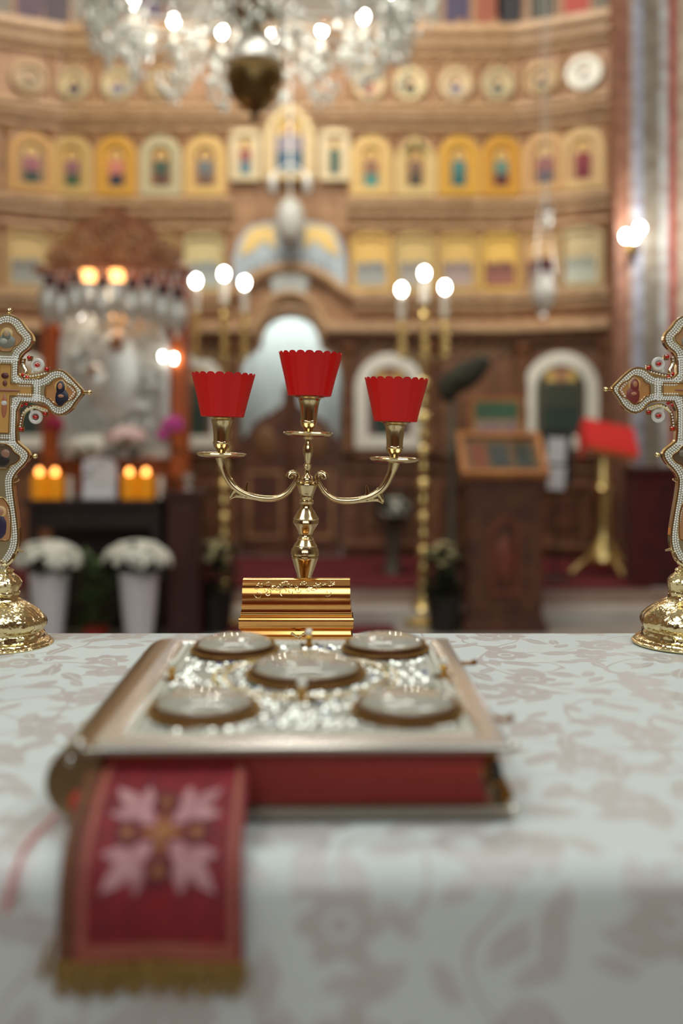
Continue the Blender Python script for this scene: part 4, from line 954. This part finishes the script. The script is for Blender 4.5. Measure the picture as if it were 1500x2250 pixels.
# hinges and clasps on the fore-edge
for y in (0.078, 0.270):
    bm = bmesh.new(); tube(bm, [(W2-0.002,y,0.048),(W2+0.008,y,0.0475),(W2+0.013,y,0.0485)], [0.0022,0.0016,0.0028], 8); ball(bm, (W2+0.0135,y,0.049), 0.003); obj('clasp_pin', bm, mat('dark_gold', (120,80,40), 0.35, 0.9), bk)
    bm = bmesh.new(); pts = smoothp([Vector((W2-0.002,y,0.046)),Vector((W2-0.012,y,0.036)),Vector((W2-0.008,y,0.02)),Vector((W2+0.0,y,0.008))], 2)
    tube(bm, pts, 0.0045, 8); obj('clasp_strap', bm, GOLD, bk)
bm = bmesh.new(); pts = smoothp([Vector((W2-0.012,0.018,0.042)),Vector((W2-0.013,0.016,0.03)),Vector((W2-0.006,0.015,0.018)),Vector((W2-0.001,0.014,0.008))], 2); tube(bm, pts, 0.0058, 8); obj('clasp_strap', bm, mat('deep_gold', (0,0,0)), bk)
bm = bmesh.new(); ball(bm, (W2-0.010,0.012,0.029), 0.006, (0.8,0.8,1.6)); ball(bm, (W2-0.008,0.012,0.014), 0.005, (0.7,0.8,1.6)); obj('clasp_hinge', bm, POT, bk)
for z in (0.050, 0.004):
    bm = bmesh.new(); ball(bm, (W2+0.001, 0.004, z), 0.0045); obj('corner_knob', bm, SILVER, bk)

# ------------------------------------------------------------------ embroidered marker
path = smoothp([Vector((0.714,0.0385)),Vector((0.698,0.0370)),Vector((0.680,0.0305)),Vector((0.655,0.018)),Vector((0.636,0.003)),Vector((0.628,-0.022)),Vector((0.626,-0.062))], 3)
PL = [0.0]
for a, b in zip(path, path[1:]): PL.append(PL[-1]+(b-a).length)
TL = PL[-1]
def rib(s, tt, off=0.0):                        # s along (0..TL), tt across in -1..1
    s = min(max(s, 0), TL-1e-6); i = max(k for k in range(len(PL)-1) if PL[k] <= s)
    f = (s-PL[i])/(PL[i+1]-PL[i]); p = path[i].lerp(path[i+1], f); d = (path[i+1]-path[i]).normalized()
    nrm = Vector((-abs(d.y), abs(d.x) if d.x < 0 else 0.0)); 
    if nrm.length < 1e-6: nrm = Vector((0,1))
    nrm.normalize(); p = p+nrm*off
    xl = -0.178+(-0.0015)*s/TL; xr = -0.0655+0.004*s/TL
    return Vector((xl+(xr-xl)*(tt+1)/2, p.x-0.002*math.sin(tt*5+s*30)*s/TL, TZ+p.y))
mk = thing('bookmark_ribbon', 'wide dark red embroidered page marker with gold fringe hanging from the book', 'bookmark', (-0.122, 0.70, TZ))
mk0 = Vector(mk.location)
def ribmesh(s0, s1, t0, t1, ns, ntt, off, thick=0.0012):
    bm = bmesh.new(); G = [[[bm.verts.new(rib(s0+(s1-s0)*i/ns, t0+(t1-t0)*j/ntt, o)-mk0) for j in range(ntt+1)] for i in range(ns+1)] for o in (off, off-thick)]
    for i in range(ns):
        for j in range(ntt):
            bm.faces.new((G[0][i][j],G[0][i][j+1],G[0][i+1][j+1],G[0][i+1][j])); bm.faces.new((G[1][i][j],G[1][i+1][j],G[1][i+1][j+1],G[1][i][j+1]))
    for i in range(ns):
        bm.faces.new((G[0][i][0],G[0][i+1][0],G[1][i+1][0],G[1][i][0])); bm.faces.new((G[0][i][ntt],G[1][i][ntt],G[1][i+1][ntt],G[0][i+1][ntt]))
    for j in range(ntt):
        bm.faces.new((G[0][0][j],G[1][0][j],G[1][0][j+1],G[0][0][j+1])); bm.faces.new((G[0][ns][j],G[0][ns][j+1],G[1][ns][j+1],G[1][ns][j]))
    return bm
CRIM = mat('crimson_brocade', (128,12,28), 0.7, c2=(98,6,18), scale=60)
obj('band', ribmesh(0, TL-0.0005, -1, 1, 60, 24, 0.0), CRIM, mk)
BRD = mat('gilt_rose_braid', (150,80,62), 0.5, c2=(140,70,54), scale=90, bump=0.4)
BRG = mat('brown_gold_braid', (110,62,24), 0.5, c2=(86,44,18), scale=120, bump=0.5)
obj('side_braid', ribmesh(0, TL-0.001, -1.0, -0.82, 60, 3, 0.0008), BRG, mk)
obj('inner_braid', ribmesh(0, TL-0.001, -0.78, -0.69, 60, 3, 0.0008), BRD, mk)
obj('inner_braid', ribmesh(0, TL-0.001, 0.85, 0.94, 60, 3, 0.0008), BRD, mk)
obj('hem_braid', ribmesh(TL-0.014, TL-0.005, -0.69, 0.85, 4, 20, 0.0009), BRD, mk)
def motif(name, polys, m, off):
    bm = bmesh.new()
    for pl in polys:
        ps = [Vector(p) for p in pl]; c = sum(ps, Vector((0,0)))/len(ps)
        mid = [(p+c)/2 for p in ps]; n = len(ps)
        R = [[bm.verts.new(rib(MS+q.y*MH, 0.08+q.x*MWt, off)-mk0) for q in ring] for ring in (ps, mid)]; cv = bm.verts.new(rib(MS+c.y*MH, 0.08+c.x*MWt, off)-mk0)
        for k in range(n):
            bm.faces.new((R[0][k],R[0][(k+1)%n],R[1][(k+1)%n],R[1][k])); bm.faces.new((R[1][k],R[1][(k+1)%n],cv))
    return obj(name, bm, m, mk)
MS = 0.071; MH = 0.040; MWt = 0.68
def leafp(cx, cy, ang, ln, wd, n=7):
    pts = []; ca, sa = math.cos(ang), math.sin(ang)
    prof_ = [(i/n, wd*math.sin(PI*(i/n)**0.8)*(1+0.12*math.sin(i*2.6))) for i in range(n+1)]
    for a, b in prof_ : pts.append((a*ln, b))
    for a, b in reversed(prof_[1:-1]): pts.append((a*ln, -b))
    return [(cx+a*ca-b*sa, cy+a*sa+b*ca) for a, b in pts]
PINK = mat('silver_rose_embroidery', (176,128,130), 0.5, c2=(150,96,100), scale=90)
GLD = mat('gold_embroidery', (150,92,38), 0.5, 0.2, c2=(112,62,24), scale=90)
leaves = []
for qx in (-1, 1):
    for qy in (-1, 1):
        a = math.atan2(qy, qx)
        leaves.append(leafp(qx*0.14, qy*0.14, a, 1.12, 0.20)); leaves.append(leafp(qx*0.42, qy*0.34, a-qx*qy*0.75, 0.55, 0.12)); leaves.append(leafp(qx*0.34, qy*0.42, a+qx*qy*0.75, 0.55, 0.12))
motif('leaf_embroidery', leaves, PINK, 0.0009)
rot = lambda cx, cy, r, n=8, a0=0.39: [(cx+r*math.cos(a0+k/n*2*PI), cy+r*math.sin(a0+k/n*2*PI)) for k in range(n)]
motif('flower_patch', [rot(0,-0.6,0.24),rot(0,0.6,0.24),rot(-0.58,0,0.24),rot(0.58,0,0.24)], mat('dark_crimson_patch', (88,6,18), 0.7), 0.0013)
motif('gold_embroidery', [rot(0,-0.6,0.10),rot(0,0.6,0.10),rot(-0.58,0,0.10),rot(0.58,0,0.10),[(-0.42,0),(-0.1,-0.1),(0,-0.45),(0.1,-0.1),(0.42,0),(0.1,0.1),(0,0.45),(-0.1,0.1)]], GLD, 0.0017)
bm = bmesh.new(); random.seed(5)
for i in range(90):
    tt = -1.02+2.04*i/89; p = rib(TL-0.003, max(-1,min(1,tt)), 0.001)-mk0; p.x += (tt-max(-1,min(1,tt)))*0.05; L2 = 0.019+0.004*math.sin(i*0.55)
    pts = [p+Vector((random.uniform(-1,1)*0.0012*k, -0.0006*math.sin(k*1.3+i), -L2*k/4)) for k in range(5)]; tube(bm, pts, [0.0013,0.0013,0.0014,0.0012,0.0009], 5)
for i in range(18):
    p = rib(TL-0.012, -1, 0.0)-mk0; q = p+Vector((-0.002-0.0006*i*0.5, 0, 0.004-0.0012*i)); tube(bm, [q, q+Vector((-0.004,-0.001,-0.006))], 0.0012, 5)
o = obj('fringe', bm, mat('gold_fringe', (160,130,66), 0.5, 0.3, c2=(120,92,40), scale=200), mk); o['kind'] = 'stuff'
bm = bmesh.new()
pts = smoothp([Vector((-0.200,0.70,0.006)),Vector((-0.206,0.682,0.0015)),Vector((-0.209,0.665,0.001)),Vector((-0.211,0.640,-0.012)),Vector((-0.212,0.634,-0.03))], 2)
tube(bm, [(p.x,p.y-0.003*(p.z<0),TZ+p.z) for p in pts], 0.0014, 6, flat=1.0); 
tag(obj('ribbon_strand', bm, mat('pale_red_ribbon', (190,90,84), 0.7)), 'thin faded red ribbon end on the cloth left of the book spine', 'ribbon')

# ------------------------------------------------------------------ gold casket
DC = 1.285; uc = DC/F; CXC = (650-750)*uc
ck = thing('casket', 'small shiny gold casket with a rounded engraved lid behind the book', 'casket', (CXC, DC+0.0225, TZ))
zc = lambda py: CZ-(py-HZ)*uc-TZ
hd = 0.0215
def rloops(bm, data, cap=True):
    V = [[bm.verts.new(p) for p in ((-a,-b,z),(a,-b,z),(a,b,z),(-a,b,z))] for a, b, z in data]
    for p, q in zip(V, V[1:]):
        for k in range(4): bm.faces.new((p[k], p[(k+1)%4], q[(k+1)%4], q[k]))
    if cap: bm.faces.new(V[0]); bm.faces.new(V[-1])
pf = [(1424,0.0735),(1418,0.0735),(1412,0.0722),(1406,0.0727),(1402,0.0735),(1400,0.0735),(1398,0.0728),(1396,0.0712),(1389,0.0705),(1386,0.0715),(1383,0.073),(1380,0.0742),(1376,0.0742),(1374,0.0736),(1372,0.0738),(1368,0.0744),(1363,0.0744),(1359,0.0738),(1357,0.0725),(1355,0.0725),(1354,0.0718),(1352,0.0722),(1350,0.0722),(1349,0.0712)]
bm = bmesh.new(); rloops(bm, [(w_, hd+(w_-0.0735)*1.6, zc(y_)) for y_, w_ in pf]); obj('box', bm, BRASSR, ck)
bm = bmesh.new(); rloops(bm, [(0.0712,hd-0.003,zc(1349)),(0.0716,hd-0.0025,zc(1346)),(0.0708,hd-0.0035,zc(1341)),(0.0704,hd-0.003,zc(1337)),(0.0712,hd-0.001,zc(1333)),(0.0712,hd-0.0008,zc(1331)),(0.0704,hd-0.0022,zc(1329)),(0.0704,hd-0.0035,zc(1328.5))]); lid = obj('lid', bm, BRASSR, ck)
bm = bmesh.new(); n = 24; hgt = zc(1275)-zc(1329); rb = hd-0.003
def barrel(a): return (-rb*math.cos(a), zc(1329)+hgt*(math.sin(a)**0.8 if math.sin(a) > 0 else 0))
ring = [barrel(k/n*PI) for k in range(n+1)]
V = [[bm.verts.new((x, p[0], p[1])) for p in ring] for x in (-0.0700, -0.0695, 0.0695, 0.0700)]
for a, b in zip(V, V[1:]):
    for k in range(n): bm.faces.new((a[k], a[k+1], b[k+1], b[k]))
bm.faces.new(V[0]); bm.faces.new(list(reversed(V[-1]))); obj('barrel_lid', bm, BRASSR, ck)
bm = bmesh.new(); random.seed(3)
for i in range(34):
    x = -0.05+0.1*i/33+random.uniform(-0.002,0.002); a0 = random.uniform(0.35, 1.0); r_ = random.uniform(0.003,0.0065); sg = random.choice((-1,1)); ph = random.random()*6
    pts = []
    for q in range(12):
        tt = q/11; rr_ = r_*(1-0.75*tt); xx = x+rr_*math.cos(ph+sg*tt*6); aa = a0+rr_*math.sin(ph+sg*tt*6)/0.028
        b_ = barrel(aa); pts.append((xx, b_[0]-0.00005, b_[1]))
    tube(bm, pts, 0.00048, 5)
o = obj('engraved_scrolls', bm, GOLD, ck)
bm = bmesh.new()
for dx, dz in ((-0.006,0.002),(0.006,0.0025),(0,-0.001),(-0.003,0.0),(0.003,0.0005),(-0.008,0.0035),(0.009,0.0045),(0.0,-0.005)): ball(bm, (0.003+dx, -hd-0.0015, zc(1398)+dz), 0.0021, (1.2,0.8,1), 1)
obj('rosette_clasp', bm, GOLD, ck)

# ------------------------------------------------------------------ three-branched candlestick
DB = 1.362; ub = DB/F; tilt = math.radians(1.6)
cs = thing('candelabrum', 'polished brass three-branched candlestick standing behind the gold casket', 'candlestick', ((665-750)*ub, DB, TZ)); cs.rotation_euler = (0, tilt, 0)
zb_ = lambda py: (CZ-(py-HZ)*ub)-TZ
px_ = lambda r: r*ub
obj('base', nlathe([(0.029,0),(0.030,0.003),(0.028,0.006),(0.022,0.009),(0.018,0.016),(0.012,0.022),(0.0095,0.03),(0.011,0.034),(0.008,0.04),(0.0078,zb_(1278))], 40), BRASS, cs)
pr = [(1278,12.5),(1262,17),(1245,23),(1228,28.5),(1224,29.5),(1222,29),(1221,27.5),(1219,31),(1214,31.5),(1208,30.5),(1200,25.5),(1198,26),(1190,20),(1186,17.5),(1184,18.5),(1180,15),(1178,13.5),(1174,13.5),(1172,15.5),(1168,16.5),(1160,21),(1150,27.5),(1149,29),(1145,29),(1143,27.5),(1141,27.5),(1139,28.5),(1132,23.5),(1124,19.5),(1117,14),(1112,12.5),(1108,12.5),(1106,15),(1103,16),(1100,16),(1098,13),(1092,14),(1091,15.5),(1086,15.5),(1082,17),(1070,21),(1067,22.5),(1064,23),(1062,22),(1061,12),(1058,14),(1053,14.5),(1047,11.5),(1044,7.5),(1041,6.5),(1032,6),(1028,7.5),(1022,9),(1020,8),(1018,6),(1008,7.5),(996,11),(986,11.5),(978,9.5),(970,6.5),(966,7),(963,11),(960,12),(957,12)]
obj('stem', nlathe([(px_(r), zb_(y)) for y, r in pr], 36), BRASS, cs)
def pan(x, z):
    pr = [(9,-11),(13,-8.5),(24,-8),(38,-7.5),(48,-5.5),(53.5,-2),(54.5,0.5),(53,2.5),(50,2.2),(46,3.8),(42,3.2),(32,-0.5),(20,-0.5),(14,1.5),(9,3)]
    return nlathe([(px_(a), z+px_(b)) for a, b in pr], 48, c=(x,0,0), wob=lambda t_, z_: 1+0.014*math.sin(t_*16))
def socket(x, z):
    pr = [(7.5,-1),(9,4),(12,9),(17.5,15),(18.5,20),(19.5,22),(19.5,24),(18,26),(18.5,40),(20.5,58),(22.5,68),(24,72),(24,74),(30,77),(34,78),(34,79.5),(22,79.5),(21,74),(0,70)]
    return nlathe([(px_(a), z+px_(b)) for a, b in pr], 32, c=(x,0,0))
cupthings = []
def cup(x, z, lab):
    # scalloped rim cup
    n = 132; bm = bmesh.new(); ns = 22
    def rr(k): return 0
    rings = []
    levels = [(0,0.0),(46.5,0.0),(47.5,1.0),(58,45),(66,82)]
    H = 94
    base = bm.verts.new((0,0,px_(2)))
    prof_o = [(46,0.3),(47.2,1.2),(51,18),(55.5,38),(60.5,58),(65,76)]
    for r, zz_ in prof_o: rings.append([bm.verts.new((px_(r)*(1+0.008*math.cos(ns*k/n*2*PI))*math.cos(k/n*2*PI), px_(r)*(1+0.008*math.cos(ns*k/n*2*PI))*math.sin(k/n*2*PI), px_(zz_))) for k in range(n)])
    rim = []
    for k in range(n):
        s_ = abs(math.sin(ns*k/n*PI)); zz_ = 90.5+5.5*(s_**0.5); r = 65+(zz_-76)*0.26; rim.append(bm.verts.new((px_(r)*math.cos(k/n*2*PI), px_(r)*math.sin(k/n*2*PI), px_(zz_))))
    rings.append(rim)
    for r_in, zoff in ((64.0,None),(59,56),(50,18),(45,3)):
        if zoff is None: rings.append([bm.verts.new((v.co.x*0.975, v.co.y*0.975, v.co.z-px_(0.8))) for v in rim])
        else: rings.append([bm.verts.new((px_(r_in)*math.cos(k/n*2*PI), px_(r_in)*math.sin(k/n*2*PI), px_(zoff))) for k in range(n)])
    for a, b in zip(rings, rings[1:]):
        for k in range(n): bm.faces.new((a[k], a[(k+1)%n], b[(k+1)%n], b[k]))
    bm.faces.new(rings[0]); bm.faces.new(rings[-1]); bm.verts.remove(base)
    R_ = Matrix.Rotation(tilt, 4, 'Y'); p = Matrix.Translation(cs.location) @ R_ @ Vector((x,0,z))
    o = obj('votive_cup', bm, REDCUP, loc=p); o.rotation_euler = (0, tilt, 0); tag(o, lab, 'candle cup', 'red votive cups on the candlestick')
zp = zb_(952); obj('drip_pan', pan(0, zp), BRASS, cs); obj('socket', socket(0, zp+px_(2)), BRASS, cs)
cup(0, zp+px_(81.6), 'scalloped red glass cup in the middle and highest on the candlestick')
zs2 = zb_(1003); AX = px_(190)
for s, lab in ((-1,'scalloped red glass cup on the left branch of the candlestick'),(1,'scalloped red glass cup on the right branch of the candlestick')):
    c = [(-190,992+18),(-188,1022),(-184,1034),(-172,1062),(-152,1082),(-122,1094),(-92,1099),(-62,1097),(-42,1084),(-28,1064),(-21,1052),(-22,1043),(-30,1038),(-38,1042),(-40,1049)]
    rads = [10,8.5,6.8,6.2,6.2,5.5,6,5.5,4.8,4.2,4,4,4.5,6,6.5]
    pts = [Vector((-s*px_(a),0,zb_(b))) for a, b in c]
    # smooth positions and radii together
    P4 = [Vector((p.x,p.z,px_(r)*1.28)) for p, r in zip(pts, rads)]; P4 = smoothp(P4, 2)
    bm = bmesh.new(); tube(bm, [(p.x,0,p.y) for p in P4], [p.z for p in P4], 12)
    bm2 = bm; ball(bm, (-s*px_(-36),0,zb_(1046)), px_(7.5), (1,0.9,1))
    a = obj('branch', bm, BRASS, cs)
    for sp in (((-131,1096),(-134,1080),(-130,1062)),((-160,1082),(-166,1092),(-168,1100)),((-21,1056),(-12,1064),(0,1064)),((-100,1099),(-135,1095),(-158,1094),(-168,1102))):
        pp = smoothp([Vector((-s*px_(x_),0,zb_(y_))) for x_, y_ in sp], 2); m_ = len(pp)-1
        obj('leaf_spur', tube(bmesh.new(), pp, [px_(6.5-5.6*(k/m_)**1.3) if sp[2][0] else px_(3.5) for k in range(m_+1)], 8), BRASS, a)
    obj('drip_pan', pan(s*AX, zs2), BRASS, cs); obj('socket', socket(s*AX, zs2+px_(2)), BRASS, cs)
    cup(s*AX, zs2+px_(81.6), lab)

# ------------------------------------------------------------------ blessing crosses
DX = 1.31; ux = DX/F
def make_cross(label, cx_px, tl, bx_mirror):
    t = thing('standing_cross', label, 'cross', ((cx_px-750)*ux, DX, TZ), 0, 'jewelled standing crosses'); t.rotation_euler = (0, tl, bx_mirror)
    zz = lambda py: CZ-(py-HZ)*ux-TZ
    q = lambda r: r*ux
    # base
    pf = [(118,1434),(119,1431),(116,1428),(113,1427),(112,1424),(108,1421),(100,1419),(98,1416),(97,1412),(98,1408),(94,1404),(96,1398),(101,1392),(102,1384),(98,1374),(86,1362),(70,1350),(54,1341),(44,1336),(42,1332),(41,1328)]
    z00 = zz(1434)
    b = obj('base', nlathe([(q(r), zz(y)-z00) for r, y in pf], 64, wob=lambda a, z_: 1+0.02*math.sin(a*8)*(1 if z_ > 0.015 else 0)), GOLDH, t)
    obj('knob', nlathe([(q(r), zz(y)-z00) for r, y in ((40,1329),(42,1322),(40,1318),(44,1308),(45,1298),(38,1288),(30,1282),(26,1278),(28,1274),(24,1270))], 32, wob=lambda a, z_: 1+0.07*math.sin(a*6)), GOLDH, t)
    # body outline, right half from top to bottom then mirrored; (half width, py)
    half = [(0,712),(14,715),(30,724),(40,740),(56,756),(58,772),(50,786),(34,798),(29,812),(29,852),(66,852),(84,846),(98,832),(122,828),(140,842),(158,860),(174,877),(158,898),(146,918),(124,932),(104,926),(92,908),(66,903),(29,903),(29,988),(38,996),(56,1010),(60,1022),(52,1038),(36,1054),(27,1068),(25,1080),(29,1110),(36,1150),(42,1190),(42,1215),(36,1236),(20,1262),(14,1284)]
    out = [(q(a), zz(b)-z00) for a, b in half]; full = out + [(-a, b) for a, b in reversed(out[1:])]
    fullv = [(p.x, p.y) for p in smoothp([Vector(p) for p in full], 1, True)]
    bm = bmesh.new(); slab(bm, fullv, -0.006, 0.006); body = obj('body', bm, GOLD, t, smooth=False, bevel=0.0012)
    bm = bmesh.new(); slab(bm, inset(fullv, 0.0022), -0.0066, -0.0055); obj('pave_ground', bm, mat('pale_gilt_ground', (168,154,118), 0.4, 0.8), body, smooth=False)
    # raised gold edge lines and rhinestone pave
    def edge_tube(pts2, r, y=-0.0068):
        bm = bmesh.new(); tube(bm, [(p[0], y, p[1]) for p in pts2], r, 6, closed=True); return bm
    obj('gold_edge', edge_tube(inset(fullv, 0.0005), 0.0011), GOLD, body)
    bm = bmesh.new()
    for d, r, st in ((0.0036,0.0016,0.0032),(0.0066,0.0016,0.0032),(0.0096,0.0015,0.0032)):
        for p in resample(inset(fullv, d), st): 
            if p.y > 0.02: ball(bm, (p.x, -0.0068, p.y), r, (1,0.8,1), 1)
    for x_ in range(-7, 8):
        for z_ in (-1, 1): pass
    o = obj('rhinestones', bm, DIAM, body); o['kind'] = 'stuff'
    # icon panels
    def panel(nm, pts2, colr, fig, face=True):
        bm = bmesh.new(); slab(bm, pts2, -0.0072, -0.005); pn = obj(nm, bm, paint(colr, 0.3), t, smooth=False)
        obj('gold_border', edge_tube(pts2, 0.0013, -0.0078), GOLD, pn)
        for fi_, (cx_, cz_, rx, rz__, c_) in enumerate(fig):
            bm = bmesh.new(); ball(bm, (cx_, -0.0072-0.0003*fi_, cz_), 1.0, (rx, 0.0010, rz__), 2); obj('painted_figure', bm, paint(c_, 0.35), pn)
    def kite(cx_, cz_, a, b, up=True, side=0):
        raw = [(0,b),(a*0.45,b*0.75),(a*0.6,b*0.35),(a,b*0.05),(a*0.75,-b*0.45),(a*0.4,-b*0.62),(a*0.4,-b*0.9)]
        raw = raw+[(-x_, z_) for x_, z_ in reversed(raw[1:])]
        if side: raw = [(side*z_, x_) for x_, z_ in raw]
        return [(p.x+cx_, p.y+cz_) for p in smoothp([Vector(p) for p in raw], 2, True)]
    ztop = zz(762)-z00
    panel('top_icon', kite(0, ztop-0.001, q(38), q(34)), (176,132,84), [(0,ztop+0.004,0.0085,0.0085,(206,176,110)),(0,ztop-0.006,0.0125,0.009,(128,128,112)),(0,ztop+0.001,0.006,0.008,(112,112,98)),(0,ztop+0.004,0.004,0.005,(176,146,116)),(-0.003,ztop-0.006,0.005,0.004,(160,164,150))])
    for s, cA, cB in ((1,(30,30,48),(176,120,84)),(-1,(126,52,46),(176,120,84))):
        cx_ = s*q(122); cz_ = zz(879)-z00
        panel('side_icon', kite(cx_, cz_, q(34), q(37), side=s), (182,128,74), [(cx_,cz_+0.008,0.0085,0.0085,(212,168,104)),(cx_+s*0.002,cz_-0.007,0.009,0.012,cA),(cx_,cz_+0.006,0.006,0.009,cA),(cx_-s*0.0005,cz_+0.0075,0.0036,0.005,cB),(cx_+s*0.001,cz_-0.005,0.004,0.0022,cB)])
    zl = zz(1024)-z00
    panel('lower_icon', kite(0, zl, q(42), q(30)), (100,82,62), [(0,zl-0.004,0.010,0.009,(40,34,30)),(0.004,zl+0.004,0.006,0.006,(150,110,88)),(-0.01,zl+0.004,0.005,0.005,(120,110,90))])
    zh0, zh1 = zz(1208)-z00, zz(1108)-z00
    o_ = [(p.x,p.y) for p in smoothp([Vector(p) for p in ((-q(26),zh0+0.004),(-q(18),zh0),(q(18),zh0),(q(26),zh0+0.004),(q(22),zh1-0.015),(0,zh1),(-q(22),zh1-0.015))], 2, True)]
    panel('handle_icon', o_, (176,128,86), [(0,zh0+0.038,0.008,0.008,(208,170,112)),(0,zh0+0.018,0.009,0.016,(44,34,62)),(0,zh0+0.038,0.0045,0.0055,(170,120,90))])
    # crucifix inlay
    c = zz(877)-z00; a = q(13); L1 = q(60); up = zz(822)-z00; dn = zz(972)-z00
    cr_ = [(-a,dn),(a,dn),(a,c-a),(L1,c-a),(L1,c+a),(a,c+a),(a,up),(-a,up),(-a,c+a),(-L1,c+a),(-L1,c-a),(-a,c-a)]
    bm = bmesh.new()
    for d_ in (-0.0034, -0.0064):
        for p in resample(inset(cr_, d_), 0.0032): ball(bm, (p.x, -0.0068, p.y), 0.0015, (1,0.8,1), 1)
    for k_ in range(-7, 8):
        for y_ in (992, 997, 812, 806): ball(bm, (k_*0.0032*0.7, -0.0068, zz(y_)-z00), 0.0015, (1,0.8,1), 1)
    for s_ in (-1, 1):
        for k_ in range(-4, 5):
            for x_ in (70, 76): ball(bm, (s_*q(x_), -0.0068, c+k_*0.003), 0.0015, (1,0.8,1), 1)
    o = obj('rhinestones', bm, DIAM, body); o['kind'] = 'stuff'
    panel('crucifix_inlay', cr_, (196,150,82), [(0,c-0.022,0.0038,0.016,(168,104,74)),(0,c-0.018,0.004,0.004,(206,200,190)),(0,c+0.008,0.0032,0.004,(110,60,44)),(0,c-0.001,0.022,0.0018,(150,92,66)),(0,c+0.018,0.005,0.004,(84,30,30))])
    # filigree scrolls in the four corners with red stones
    for s in (-1, 1):
        for up_ in (1, -1):
            def C(dx, dy): return Vector((s*q(dx), 0, c+up_*q(dy)))
            pts = smoothp([C(36,70),C(34,54),C(44,40),C(34,30),C(52,30),C(70,34),C(84,38),C(96,40)] if up_ > 0 else [C(34,80),C(36,62),C(40,48),C(52,38),C(64,34),C(78,40),C(92,44)], 2)
            fs = obj('corner_scroll', tube(bmesh.new(), pts, 0.0028, 8), GOLD, t)
            bm = bmesh.new()
            for p in resample(pts, 0.0038, False): ball(bm, (p.x, -0.0028, p.z), 0.0014, (1,0.8,1), 1)
            obj('rhinestones', bm, DIAM, fs)
            rc = C(66,56 if up_ > 0 else 58)
            bm = bmesh.new(); tube(bm, [(rc.x+0.0068*math.cos(k/16*2*PI), 0, rc.z+0.0068*math.sin(k/16*2*PI)) for k in range(16)], 0.0026, 6, closed=True); tube(bm, [C(56,38),rc+Vector((-s*0.005,0,-up_*0.005))], 0.0022, 6); obj('stone_ring', bm, DIAM, t)
            bm = bmesh.new(); ball(bm, (rc.x,-0.001,rc.z), 0.0038, (1.0,0.6,0.8), 1)
            for (dx, dy) in ((48,72),(88,48),(36,34),(46,28)) if up_ > 0 else ((36,86),(88,50),(36,34),(46,30)):
                p = C(dx, dy); ball(bm, (p.x,-0.003,p.z), 0.0029, (1,0.7,1), 1)
            obj('red_stones', bm, REDGEM, fs)
            for (dx, dy) in ((50,70),(88,48)) if up_ > 0 else ((36,86),(88,50)):
                p = C(dx, dy); obj('stone_setting', nbox(p.x-0.0034, p.x+0.0034, -0.0016, 0.002, p.z-0.0034, p.z+0.0034), GOLD, fs, smooth=False)
    # little ball finials
    for x_, y_ in ((182,877),(-182,877),(68,1021),(-68,1021)):
        bm = bmesh.new(); p = (q(x_),0,zz(y_)-z00); ball(bm, p, 0.0034); tube(bm, [(p[0]*0.93,0,p[2]),p], 0.0018, 6); obj('finial', bm, GOLD, t)
    bm = bmesh.new(); ball(bm, (0,0,zz(704)-z00), 0.004); obj('finial', bm, GOLD, t)
    for s in (-1, 1):
        obj('thorn', tube(bmesh.new(), [(s*q(38),0,zz(1228)-z00),(s*q(50),0,zz(1231)-z00)], [0.0022,0.0012], 6), GOLD, t)
        obj('thorn', tube(bmesh.new(), [(s*q(24),0,zz(1078)-z00),(s*q(34),0,zz(1074)-z00)], [0.0022,0.0014], 6), GOLD, t)
    bm = bmesh.new(); [tube(bm, smoothp([Vector((s*q(34),-0.004,zz(1232)-z00)),Vector((s*q(30),-0.008,zz(1250)-z00)),Vector((s*q(14),-0.010,zz(1262)-z00)),Vector((s*q(4),-0.009,zz(1252)-z00))],2), 0.003, 8) for s in (-1,1)]; obj('leaf_scroll', bm, GOLDH, t)
    return t
make_cross('jewelled gold cross on a domed foot at the left edge of the altar', -5, math.radians(2.0), 0.0)
make_cross('jewelled gold cross on a domed foot at the right edge of the altar', 1510, math.radians(0.2), 0.0)
